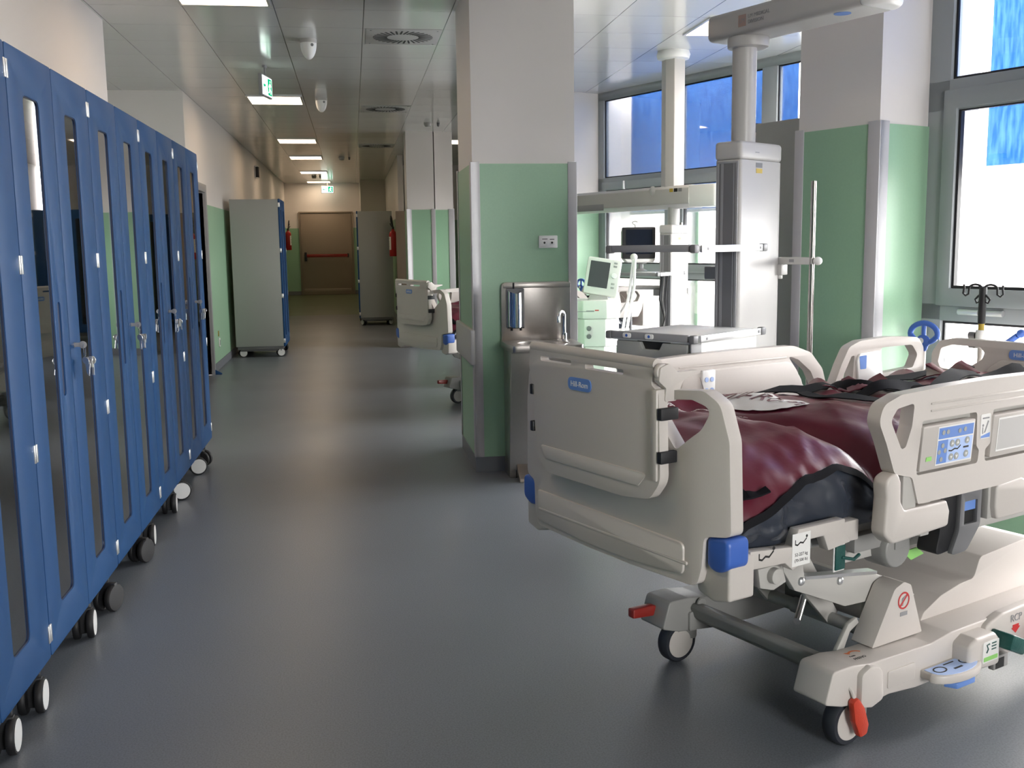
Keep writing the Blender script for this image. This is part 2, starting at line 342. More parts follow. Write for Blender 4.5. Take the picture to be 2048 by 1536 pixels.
# free-standing and wall columns
def corner_guard(n, x, y, dx, dy, ward=False, w_=.055, z0=BH, z1=GT+.012):
    m = MB(); m.box(min(x, x+dx*w_), max(x, x+dx*w_), min(y, y-dy*.006), max(y, y-dy*.006), z0, z1); m.box(min(x, x-dx*.006), max(x, x-dx*.006), min(y-dy*.006, y+dy*w_), max(y-dy*.006, y+dy*w_), z0, z1)
    return struct(m.build('trim_%d' % n, 'trim', bevel=.003), ward)
def column(name, x0, x1, y0, y1, ward=False):
    struct(MB().box(x0+.008, x1-.008, y0+.008, y1-.008, 0, CZ).build(name, 'wall'), ward)
    m = MB(); m.box(x0, x1, y0, y1, BH, GT); struct(m.build(name+'_cladding', 'green'), ward)
    struct(MB().box(x0-.003, x1+.003, y0-.003, y1+.003, 0, BH).build('baseboard_'+name, 'base'), ward)
column('column', .765, 1.45, 6.56, 7.41)
corner_guard(3, .765, 6.56, 1, 1); corner_guard(4, 1.45, 6.56, -1, 1); corner_guard(5, .765, 7.41, 1, -1, w_=.035)
column('column_far', .80, 1.21, 15.0, 15.6); corner_guard(6, .80, 15.0, 1, 1, w_=.07); corner_guard(7, 1.21, 15.0, -1, 1)
column('column_far_wing', 1.22, 1.50, 15.12, 15.6); corner_guard(8, 1.50, 15.12, -1, 1, w_=.08)
column('column_window', 3.87, 4.30, 3.0, 3.48, True); corner_guard(9, 3.87, 3.0, 1, 1, True, w_=.06); corner_guard(10, 3.87, 3.48, 1, -1, True, w_=.05)
struct(MB().prism([(4.0, 0), (7.2, 0), (7.2, CZ), (4.0, CZ)], 3.2, 3.32, 'y', [[(6.1, .5), (6.9, .5), (6.9, 2.95), (6.1, 2.95)]]).build('wall_ward_return', 'wall'), True)
struct(MB().box(6.1, 6.9, 3.25, 3.26, .5, 2.95).build('window_5', 'glass'), True)  # hidden window, put in to light the ward partition
L = bpy.data.lights.new('window_portal', 'AREA'); L.shape = 'RECTANGLE'; L.size = .8; L.size_y = 2.45; L.cycles.is_portal = True
o = bpy.data.objects.new('window_portal', L); COL.objects.link(o); o.location = wp(6.5, 3.1, 1.72); o.rotation_euler = (rad(90), 0, WROT)
# ------------------------------------------------------------------ windows: frame, glass, outside reveal, blue outdoor screens
def window(idx, n, s_hi, s_lo, first, pitch=1.26, mull=.18):
    f = MB(); g = []; fr0 = n; D = .07
    f.box(n, n+D, s_lo, s_hi, 3.045, CZ); f.box(n, n+D, s_lo, s_hi, .34, .40)
    struct(MB().box(n, n+.12, s_lo, s_hi, 0, .34).build('wall_window_%d_dado' % idx, 'wall'), True); struct(MB().box(n-.008, n, s_lo, s_hi, BH, .34).build('wall_window_%d_cladding' % idx, 'green'), True); struct(MB().box(n-.012, n, s_lo, s_hi, 0, BH).build('baseboard_window_%d' % idx, 'base'), True)
    f.box(n, n+D, first, s_hi, .40, 3.045)
    panes = []; s = first
    while s > s_lo+.3:
        e = max(s-(pitch-mull), s_lo+.05); panes.append((s, e)); m_ = max(e-mull, s_lo)
        f.box(n, n+D, m_, e, .40, 3.045); s = m_
    f.box(n, n+D, s_lo, s_hi, 2.07, 2.208); f.box(n, n+D, s_lo, s_hi, 1.12, 1.2)
    root = f.build('window_%d' % idx, 'frame', bevel=.004); struct(root, True)
    sm = MB(); ln = MB()
    for (a_, b_) in panes:
        sm.prism(rr(b_-.02, a_+.02, 1.19, 2.16, .004, 1), n-.014, n+.05, 'x', [rr(b_+.045, a_-.045, 1.27, 2.077, .003, 1)])
        for q in ((b_, a_, 2.208, 3.045), (b_, a_, .40, 1.12)):
            ln.prism(rr(q[0]-.001, q[1]+.001, q[2]-.001, q[3]+.001, .001, 1), n+.02, n+.03, 'x', [rr(q[0]+.012, q[1]-.012, q[2]+.012, q[3]-.012, .001, 1)])
        ln.prism(rr(b_+.044, a_-.044, 1.269, 2.078, .001, 1), n+.004, n+.03, 'x', [rr(b_+.058, a_-.058, 1.283, 2.064, .001, 1)])
    sm.build('sash', 'frame', root, bevel=.003); ln.build('gasket', 'black', root)
    gm = MB()
    for (a_, b_) in panes:
        gm.box(n+.03, n+.036, b_, a_, 2.2, 3.05); gm.box(n+.03, n+.036, b_+.04, a_-.04, 1.26, 2.08); gm.box(n+.03, n+.036, b_, a_, .395, 1.125)
    gm.build('pane', 'glass', root)
    return root, panes
def grey_handle(root, pts):
    for (n, s, z) in pts: MB().box(n-.035, n, s-.012, s+.012, z-.06, z+.03).build('window_handle', 'satin', root, bevel=.008)
W1, p1 = window(1, 7.05, 9.2, 3.3, 9.10)
grey_handle(W1, [(7.05, 8.72, 2.13)])
W2, p2 = window(2, 4.22, 3.02, 1.35, 2.90)
struct(MB().box(4.22, 4.34, -5.8, 1.35, 0, CZ).build('wall_window_side', 'wall'), True)
for k in (0, 1): MB().cyl((4.208, 2.80-.115*k, 1.166), .014, -.10, 'y', 12).build('hinge', 'satin', W2)
struct(MB().box(7.12, 7.30, 9.11, 9.30, 0, CZ).build('wall_reveal', 'wall'), True)
struct(MB().box(4.29, 4.49, 2.93, 3.05, 0, CZ).build('wall_reveal_near', 'wall'), True)
def blind(n, s0, s1, lab):
    t = T('roller_screen', lab, 'window screen', (0, 0, 0), WROT, None)
    MB().add([(n, s0, 1.84), (n, s1, 1.84), (n, s1, 3.32), (n, s0, 3.32)], [(0, 1, 2, 3)]).build('fabric', 'blind', t)
    MB().box(n-.012, n+.018, s0, s1, 1.805, 1.84).build('bottom_bar', 'white', t, bevel=.005)
    MB().cyl((n+.03, s0, 3.34), .05, s1-s0, 'y', 16).build('roller', 'white', t)
    return t
blind(7.42, 6.66, 9.11, 'blue outdoor screen behind the far ward window with grey frame and round ring pendant')
blind(7.42, 6.0, 6.55, 'blue outdoor screen glimpsed beside the grey locker behind the tall white service column')
blind(4.62, 1.45, 2.965, 'blue outdoor screen half lowered outside the window beside the green column')

# ------------------------------------------------------------------ ceiling fixtures
def ceiling_light(x, y, lab, rz=0, wx=.56, wy=.60):
    t = T('ceiling_light', lab, 'ceiling light', (x, y, CZ), rz, 'lit ceiling light panels')
    MB().prism(rr(-wx/2-.02, wx/2+.02, -wy/2-.02, wy/2+.02, .004, 1), -.012, 0, 'z', [rr(-wx/2, wx/2, -wy/2, wy/2, .004, 1)]).build('frame', 'satin', t)
    MB().box(-wx/2, wx/2, -wy/2, wy/2, -.008, -.002).build('diffuser', 'lamp', t)
    return t
for y, lab in ((7.03, 'glowing ceiling panel cut off by the top of the picture above the blue lockers'),
               (11.92, 'glowing ceiling panel second along the corridor, beside the hanging exit sign'),
               (16.43, 'glowing ceiling panel third along the corridor'),
               (19.47, 'glowing ceiling panel fourth along the corridor, in front of the ceiling smoke detector'),
               (23.3, 'glowing ceiling panel fifth along the corridor'),
               (26.7, 'glowing ceiling panel just before the lit exit sign at the corridor end')):
    ceiling_light(-.79, y, lab)
ceiling_light(1.70, 16.5, 'glowing ceiling panel in the far ward, half behind the green column')
ceiling_light(2.95, 7.73, 'glowing ceiling panel in the near ward, behind the service beam')
ceiling_light(-.79, 2.4, 'glowing corridor ceiling panel over the lockers, above the top of the picture')
def diffuser(x, y, lab):
    t = T('ceiling_vent', lab, 'ceiling vent', (x, y, CZ), 0, 'swirl vents along the corridor ceiling')
    MB().box(-.29, .29, -.29, .29, -.006, 0).build('plate', 'offw', t, bevel=.002)
    m = MB(); n = 32
    for k in range(n):
        a = 2*pi*k/n; r0, r1 = .125, .235; b = a+.35
        p0 = Vector((r0*cos(a), r0*sin(a))); p1 = Vector((r1*cos(b-.22), r1*sin(b-.22))); d = (p1-p0).normalized(); q = Vector((-d.y, d.x))*.0075
        m.prism([tuple(p0-q), tuple(p1-q), tuple(p1+q), tuple(p0+q)], -.0075, -.004, 'z')
    m.build('slot', 'black', t)
    m = MB()
    for sx in (-1, 1):
        for sy in (-1, 1): m.cyl((sx*.255, sy*.255, -.009), .007, .004, n=8)
    m.build('screw', 'gink', t)
for y, lab in ((8.33, 'square swirl air vent first along the corridor ceiling, above the tall green column'), (12.62, 'square swirl air vent second along the corridor ceiling'), (17.2, 'square swirl air vent third along the corridor ceiling, by the far column')):
    diffuser(.45, y, lab)
def dome(x, y, lab):
    t = T('ceiling_speaker', lab, 'ceiling speaker', (x, y, CZ), 0, 'white domes under the corridor ceiling')
    MB().lathe([(.066, 0), (.066, -.03)], n=28).build('collar', 'offw', t)
    MB().ell((0, 0, -.03), .064, .064, .125, z1=0).build('dome_cover', 'white', t)
    MB().lathe([(.001, -.0), (.012, 0), (.012, .012), (.001, .014)], (.03, -.06, -.05), 12, 'y').build('lens', 'gink', t)
dome(-.29, 8.50, 'white dome hanging under the corridor ceiling before the exit sign edge')
dome(-.285, 11.75, 'white dome hanging under the corridor ceiling beside the second light panel')
def smoke(x, y, lab, s=1):
    t = T('smoke_detector', lab, 'smoke detector', (x, y, CZ), 0, None)
    MB().lathe([(.055*s, 0), (.055*s, -.018), (.048*s, -.04), (.03*s, -.055), (0, -.056)], n=24).build('housing', 'offw', t)
    MB().lathe([(.049*s, -.036), (.036*s, -.051)], n=24).build('sensor_ring', 'dgrey', t)
    m = MB(); m.cyl((.14, 0, -.018), .02, .018, n=14); m.ell((.14, 0, -.03), .018, .018, .024); m.build('indicator', 'dgrey', t)
smoke(1.06, 14.0, 'smoke detector with small indicator on the ward ceiling in front of the far column')
smoke(-.14, 19.4, 'smoke detector on the corridor ceiling beside the fourth light panel')
smoke(-.83, 24.6, 'dark smoke detector on the corridor ceiling between the last two light panels')
def exit_sign(x, y, rz, lab, wall=False):
    t = T('exit_sign', lab, 'exit sign', (x, y, CZ), rz, 'lit green and white exit signs')
    m = MB(); m.box(-.04, .04, -.012, .012, -.02, 0); m.box(-.012, .012, -.008, .008, -.10, -.01); m.build('bracket', 'mgrey', t)
    MB().box(-.16, .16, -.016, .016, -.28, -.09).build('housing', 'mgrey', t, bevel=.006)
    for sy in (-1, 1):
        MB().box(-.145, .145, sy*.0165, sy*.018, -.268, -.102).build('sign_face', 'exitw', t)
        m = MB(); m.box(.015, .135, sy*.018, sy*.019, -.258, -.112); m.build('pictogram_field', 'exitg', t)
        q = MB(); Y0, Y1 = sorted((sy*.019, sy*.020))
        q.prism(circ(.085, -.135, .011, 10), Y0, Y1, 'y')
        q.prism([(.06, -.155), (.095, -.15), (.11, -.175), (.10, -.18), (.09, -.168), (.085, -.195), (.105, -.215), (.10, -.245), (.088, -.245), (.09, -.22), (.07, -.205), (.06, -.235), (.035, -.238), (.036, -.226), (.052, -.222), (.065, -.165), (.052, -.17), (.045, -.188), (.036, -.184)], Y0, Y1, 'y')
        q.build('running_figure', 'exitw', t)
        q = MB(); Y0, Y1 = sorted((sy*.018, sy*.019))
        q.prism([(-.12, -.185), (-.095, -.15), (-.095, -.175), (-.05, -.175), (-.05, -.195), (-.095, -.195), (-.095, -.22)], Y0, Y1, 'y')
        q.box(-.035, -.022, Y0, Y1, -.23, -.14); q.build('arrow', 'exitg', t)
exit_sign(-.73, 9.72, rad(78), 'exit sign hanging edge-on from the corridor ceiling')
exit_sign(-.58, 26.9, 0, 'lit exit sign facing the corridor above the end door')
t = T('wall_loudspeaker', 'small black and white loudspeaker high on the corridor wall', 'loudspeaker', (-1.70, 19.2, 2.85))
MB().box(0, .07, -.09, .09, -.11, .11).build('housing', 'white', t, bevel=.015); MB().box(.02, .078, -.095, .07, -.10, .09).build('grille', 'black', t, bevel=.01)

# ------------------------------------------------------------------ mobile storage cabinets
def castor(t, x, y, ang, r=.058, big=True):
    """twin-wheel castor; the white wheel covers face along ang"""
    X = Matrix.Translation((x, y, 0)) @ Matrix.Rotation(ang, 4, 'Z')
    m = MB(X); m.cyl((0, 0, r*2+.004), .017, .02, n=12); m.prism(rr(-.012, .012, .02, r*2+.006, .006), -.05, .02, 'x')
    c = m.build('castor', 'black', t, bevel=.003)
    m = MB(X)
    for sx in (-1, 1): m.lathe([(r*.7, -.013), (r-.004, -.012), (r, -.007), (r, .007), (r-.004, .012), (r*.7, .013)], (sx*.026-.012, 0, r), 24, 'x')
    m.build('wheel', 'black', c)
    m = MB(X); m.lathe([(0, .001), (r*.82, .001), (r*.84, .0)], (.0275, 0, r), 24, 'x'); m.build('wheel_cover', 'white', c)
    return c
def cabinet(label):
    t = T('storage_cabinet', label, 'cabinet', (0, 0, 0), 0, 'mobile blue storage cabinets')
    m = MB(); D = .66; z0, z1 = .15, 2.14
    m.box(-D, -D+.018, .012, .988, z0, z1); m.box(-D, -.024, .002, .02, z0, z1); m.box(-D, -.024, .98, .998, z0, z1)
    m.box(-D, -.024, .02, .98, z0, z0+.02); m.box(-D, -.024, .02, .98, z1-.02, z1)
    m.build('body', 'grey', t, bevel=.002)
    m = MB()
    for z in (.55, .92, 1.3, 1.68): m.box(-D+.02, -.05, .022, .978, z, z+.018)
    m.build('shelf', 'grey', t)
    m = MB(); m.box(-D+.02, -.03, .02, .98, .105, .15); m.box(-D+.05, -.06, .06, .94, .08, .105); m.build('chassis', 'dgrey', t, bevel=.004)
    for d in (0, 1):
        y0, y1 = (.004, .4965) if d == 0 else (.5035, .996); gy0, gy1 = (.155, .33) if d == 0 else (.645, .81)
        holes = [rr(gy0, gy1, .277, 2.005, .028, 5)]
        if d == 0: holes.append(rr(.372, .412, .975, 1.315, .0195, 5))
        dr = MB().prism(rr(y0, y1, .142, 2.147, .012, 3), -.022, 0, 'x', holes).build('door', 'blue', t, bevel=.0025)
        MB().box(-.0125, -.0065, gy0-.004, gy1+.004, .273, 2.009).build('glass_pane', 'cabglass', dr)
        rim = MB().prism(rr(gy0-.002, gy1+.002, .275, 2.007, .029, 5), -.0215, -.0035, 'x', [rr(gy0+.003, gy1-.003, .280, 2.002, .026, 5)]); rim.build('glass_gasket', 'dkblue', dr)
        if d == 0: MB().box(-.030, -.0060, .371, .413, .974, 1.316).build('handle_recess', 'dkblue', dr)
        for z in (2.065, 1.454, .838, .222):
            m = MB(); yy = .010 if d == 0 else .990
            m.box(-.03, .004, yy-.007, yy+.007, z-.03, z+.03); m.build('hinge', 'satin', dr, bevel=.002)
        if d == 1: MB().cyl((-.006, .535, 1.146), .011, .012, 'x', 16).build('lock', 'chrome', dr)
    return t
rowlab = ['blue locker at the end of the long row, next to the corridor doorway', 'blue locker second from the doorway end of the long row', 'blue locker in the middle of the long row, green reflected in both panes',
          'blue locker fourth from the doorway end of the row, nearest one showing both doors', 'blue locker mostly cut off by the edge of the picture, with its large white castors']
proto = cabinet(rowlab[0])
CX = -1.05
casts = {0: [(6.89, -1.25), (7.14, 1.3)], 1: [(5.88, .1), (6.20, -1.2)], 2: [(4.97, 2.75), (5.23, .1)], 3: [(4.00, .12), (4.30, 2.8)], 4: [(3.07, .1), (3.35, .1)]}
others = {'corr': (-1.03, 14.2, 0), 'right': (.11, 20.4, pi), 'locker': None}
cabs = []
for i in range(5):
    c = proto if i == 0 else copy_tree(proto, label=rowlab[i]); cabs.append(c); c.location = (CX, 6.466-i*1.0, 0)
extra = [((-.955, 14.22, 0), 0, 'grey-sided blue cabinet standing by the corridor wall near the socket'),
         ((.09, 20.42, 0), pi, 'dark grey-sided cabinet beside the red extinguisher at the far right of the corridor'),
         ((.93, 20.35, 0), -pi/2, 'blue cabinet front glimpsed between the far column and the grey cabinet with extinguisher'),
         ((2.0, 17.6, 0), -pi/2, 'blue cabinet glimpsed in the gap beside the near green column')]
for loc, rz, lab in extra:
    c = copy_tree(proto, loc, rz, lab); cabs.append(c)
cabs.append(copy_tree(proto, (0, 0, 0), 0, 'grey cabinet side standing behind the tall white service column'))
cabs[-1].location = wp(5.26, 4.15); cabs[-1].rotation_euler = (0, 0, WROT+pi/2)
for i, c in enumerate(cabs):
    if i < 5:
        for (y, a) in casts[i]: castor(c, -.02, y-c.location.y, a)
    else:
        castor(c, -.07, .09, -1.3); castor(c, -.07, .9, .6)
    castor(c, -.58, .1, -1.3 if i >= 5 else 2.6); castor(c, -.58, .9, 2.2)
def keys(i, s):
    k = T('key_bunch', ['bunch of keys in the lock of the locker nearest the doorway', 'bunch of keys in the lock of the locker second from the doorway', 'bunch of keys in the lock of the middle locker with green panes', 'large bright bunch of keys in the lock of the fourth locker from the doorway'][i], 'keys', (CX+.006, 6.466-i+.535, 1.146), 0, 'key bunches hanging from the lockers')
    random.seed(s)
    m = MB(); m.box(0, .02, -.002, .002, -.008, .008); m.prism(circ(.03, 0, .014, 14), -.003, .003, 'y'); m.build('key', 'mgrey', k, bevel=.001)
    ring = [(.034, .014*cos(a)+.004, -.02+.026*sin(a)) for a in [2*pi*q/20 for q in range(20)]]
    MB().tube(ring, .0016, 6, True).build('ring', 'chrome', k)
    for q in range(4):
        a = random.uniform(-.5, .6); X = Matrix.Translation((.034+.006*q, .006+.01*q, -.045)) @ Matrix.Rotation(a, 4, 'X') @ Matrix.Rotation(random.uniform(.2, 1.3), 4, 'Z')
        m = MB(X); m.prism(circ(0, -.018, .016, 12), -.0015, .0015, 'x'); m.box(-.0012, .0012, -.005, .005, -.075, -.03); m.build('key', 'satin', k)
    m = MB(Matrix.Translation((.052, .03, -.06))); m.prism(rr(-.014, .014, -.03, .012, .008), -.003, .003, 'x'); m.build('key_tag', 'grey', k, bevel=.001)
for i in range(4): keys(i, i+3)

# ------------------------------------------------------------------ corridor things
t = T('fire_door', 'beige fire door with red panic bar at the corridor end', 'door', (-.66, 27.3, .24))
MB().box(-.66, .66, -.03, .10, 0, 2.12).build('door_leaf', 'beige', t, bevel=.004)
MB().prism([(-.70, 0), (-.70, 2.16), (.70, 2.16), (.70, 0), (.665, 0), (.665, 2.125), (-.665, 2.125), (-.665, 0)], -.05, .02, 'y').build('door_frame', 'beige', t, bevel=.004)
m = MB(); m.box(-.62, .60, -.036, -.03, .07, .16); m.build('kick_plate', 'beige', t, bevel=.002)
m = MB(); m.box(-.54, .53, -.125, -.085, .98, 1.06); m.build('panic_bar', 'dred', t, bevel=.01)
m = MB(); m.box(-.58, -.52, -.13, -.03, .88, 1.11); m.box(.52, .56, -.10, -.03, .97, 1.07); m.build('bar_bracket', 'black', t, bevel=.006)
def extinguisher(loc, rz, lab):
    t = T('fire_extinguisher', lab, 'fire extinguisher', loc, rz, 'red fire extinguishers')
    MB().lathe([(0, 0), (.07, .0), (.075, .01), (.075, .40), (.06, .45), (.028, .475), (.028, .50), (0, .5)], n=28).build('cylinder', 'red', t)
    MB().grid(lambda u, v: (.0765*cos(rad(215+110*u)), .0765*sin(rad(215+110*u)), .12+.24*v), 12, 1).build('instruction_label', 'label', t)
    m = MB()
    for z in (.32, .26, .22, .18): m.grid(lambda u, v: (.0770*cos(rad(235+60*u)), .0770*sin(rad(235+60*u)), z+.014*v), 8, 1)
    m.build('print_band', 'gink', t)
    m = MB(); m.cyl((0, 0, .5), .022, .045, n=14); m.tube([(0, 0, .53), (.02, -.03, .56), (.06, -.05, .60)], .009); m.tube([(0, 0, .54), (.02, -.02, .585), (.05, -.04, .66)], .008); m.build('valve_lever', 'black', t)
    MB().tube([(.02, 0, .53), (.055, -.01, .60), (.055, -.02, .70), (.02, -.03, .735), (-.03, -.03, .68), (-.035, -.02, .60)], .013, 10).build('hose', 'black', t)
    m = MB(); m.box(-.05, .05, .06, .10, .12, .36); m.build('wall_bracket', 'ink', t)
extinguisher((-1.60, 26.6, 1.42), rad(90), 'red fire extinguisher on the corridor wall in front of the beige end door')
extinguisher((.755, 19.16, 1.30), rad(-90), 'red fire extinguisher with white label hanging before the dark grey cabinet')
t = T('wall_socket', 'white power socket low on the green wall beside the grey-sided cabinet', 'socket', (-1.692, 13.09, .325)); MB().box(0, .012, -.04, .04, -.055, .055).build('plate', 'white', t, bevel=.003); MB().box(.011, .0135, -.012, .012, -.035, .03).build('outlet', 'ink', t)
tag(MB(Matrix.Translation((-1.692, 13.04, .44))).box(0, .01, -.022, .022, -.035, .035).build('switch_plate', 'brass', bevel=.003), 'small brass plate on the green wall just over the socket', 'wall plate')
tag(MB(Matrix.Translation((-1.66, 12.42, .0))).prism([(-.01, 0), (.07, 0), (.07, .015), (-.01, .06)], -.015, .015, 'y').build('door_wedge', 'blue', bevel=.004), 'blue wedge on the floor at the foot of the corridor doorway', 'door wedge')
# bumper board on the column
tag(MB().prism(rr(6.50, 7.44, .72, .95, .02), .735, .765, 'x').build('bumper_board', 'offw', bevel=.008), 'off-white bumper board fixed along the side of the near green column', 'wall bumper')
# socket plate with two outlets
t = T('outlet_plate', 'white double outlet plate on the green column above the steel sink', 'socket', (1.26, 6.556, 1.51)); MB().box(-.062, .062, -.012, 0, -.04, .04).build('plate', 'white', t, bevel=.004)
MB().box(-.05, .05, -.0135, -.011, -.028, .028).build('inset', 'white', t, bevel=.002)
m = MB()
for x in (-.025, .025): m.cyl((x, -.014, -.006), .007, -.001, 'y', 12)
m.box(-.04, -.005, -.0142, -.0134, .016, .02); m.box(.01, .04, -.0142, -.0134, .014, .018); m.build('contact', 'ink', t)
# ------------------------------------------------------------------ steel sink on the column
t = T('hand_wash_sink', 'brushed steel wash stand with pedestal against the green column', 'sink', (0, 0, 0))
MB().prism(fillet([(.942, .86), (1.40, .86), (1.40, 1.253), (.942, 1.253)], [0, .0, .035, .035]), 6.52, 6.556, 'y').build('splashback', 'steel', t, bevel=.004)
MB().box(.955, 1.40, 6.515, 6.53, 1.215, 1.247).build('splashback_lip', 'steel', t, bevel=.003)
top = MB().prism(fillet([(.935, 6.54), (.935, 6.30), (.955, 6.12), (1.40, 6.12), (1.41, 6.54)], [.01, .02, .03, .03, .01]), .835, .875, 'z', [circ(1.175, 6.31, .165, 32, .13)]).build('basin_top', 'steel', t, bevel=.004)
MB().grid(lambda u, v: (1.175+(.165-.10*v**3)*cos(2*pi*u), 6.31+(.13-.08*v**3)*sin(2*pi*u), .872-.13*v), 32, 8).build('basin_bowl', 'steel', t)
m = MB(); m.prism(circ(1.175, 6.31, .066, 24, .051), .738, .744, 'z'); m.build('basin_floor', 'steel', t)
MB().prism([(6.54, 0), (6.345, 0), (6.345, .02), (6.20, .835), (6.54, .835)], .955, 1.40, 'x').build('pedestal', 'steel', t, bevel=.005)
m = MB(); X = Matrix.Translation((0, 6.342, .06)) @ Matrix.Rotation(rad(-10.2), 4, 'X'); m = MB(X); m.box(1.0, 1.37, .0, .004, .07, .74); m.build('access_panel', 'steel', t, bevel=.002)
m = MB(X); m.box(.996, 1.0, -.001, .003, -.06, .75); m.box(.996, 1.37, -.002, .003, .045, .062); m.build('panel_gap', 'ink', t)
MB().prism([(6.36, .105), (6.205, .02), (6.195, .0), (6.215, .0), (6.36, .07)], 1.0, 1.34, 'x').build('foot_pedal', 'steel', t, bevel=.004)
m = MB(); px, py = 1.345, 6.46
m.lathe([(.017, .0), (.017, .045), (.012, .05)], (px, py, .875), 16); m.tube([(px, py, .92), (px, py, 1.03)]+[(px-.034*(1-cos(a))*.75, py-.034*(1-cos(a)), 1.03+.034*sin(a)) for a in [k*pi/8 for k in range(1, 9)]]+[(px-.052, py-.069, .995)], .0105, 12)
m.build('faucet', 'chrome', t)
t = T('soap_dispenser', 'chrome soap dispenser on the steel splashback over the sink', 'soap dispenser', (1.032, 6.52, 1.08))
MB().prism(rr(-.06, .06, -.125, .135, .012), -.012, 0, 'y').build('back_plate', 'dgrey', t, bevel=.003)
MB().grid(lambda u, v: ((u-.5)*.108, -.012-.062*sin(pi*u)**.7, -.118+v*.24-(.02*sin(pi*u) if v > .99 else 0)), 24, 2).build('cover', 'chrome', t)
m = MB(); m.cyl((-.03, -.04, -.138), .008, .02, n=10); m.cyl((.03, -.04, -.138), .008, .02, n=10); m.box(-.05, .05, -.06, -.005, -.122, -.115); m.build('nozzle', 'black', t)
MB().tube([(-.01, -.01, .13), (-.01, -.012, .17)], .006, 8).build('lock_pin', 'black', t)

# ------------------------------------------------------------------ hospital bed (local x: foot -> head, local y: away from the camera side)
def no_sign(mb_r, mb_k, c, r, ax):
    """small printed prohibition mark on the plane y = c[1] (seen from -y)"""
    x, y, z = c
    mb_r.prism(circ(x, z, r, 20), y-.0007, y, 'y', [circ(x, z, r*.82, 20)])
    mb_r.prism([(x-r*.7, z-r*.55), (x-r*.55, z-r*.7), (x+r*.7, z+r*.55), (x+r*.55, z+r*.7)], y-.0008, y, 'y')
    mb_k.prism([(x-r*.4, z-r*.6), (x-r*.1, z-r*.6), (x, z), (x+r*.4, z+r*.2), (x+r*.25, z+r*.55), (x-r*.25, z+r*.3)], y-.0005, y, 'y')
def bed_icon(m, x, y, z, s):
    """printed outline of a bed with raised back, on the plane y"""
    pts = [(0, .35), (.22, .28), (.45, .42), (.7, .36), (1, .62)]
    for a, b in zip(pts, pts[1:]): m.prism([(x+a[0]*s, z+a[1]*s-.05*s), (x+b[0]*s, z+b[1]*s-.05*s), (x+b[0]*s, z+b[1]*s+.05*s), (x+a[0]*s, z+a[1]*s+.05*s)], y-.0006, y, 'y')
    m.prism(circ(x+s, z+.74*s, .09*s, 10), y-.0006, y, 'y'); m.box(x, x+.06*s, y-.0006, y, z+.35*s, z+.62*s)
def pill(parent, x, y, z, L, h, n, label_txt, face):
    """blue logo pill on a board whose face looks along -x (face=-1) or +x"""
    X0, X1 = (x-.003, x) if face < 0 else (x, x+.003)
    p = MB().prism(rr(y-L/2, y+L/2, z-h/2, z+h/2, h*.49, 8), X0, X1, 'x').build('logo_badge', 'midblue', parent)
    q = MB(); q.text(label_txt, h*.62, (x+face*.0032, y, z-.001), (0, face, 0), (0, 0, 1), .0004); q.build('logo_lettering', 'label', p)
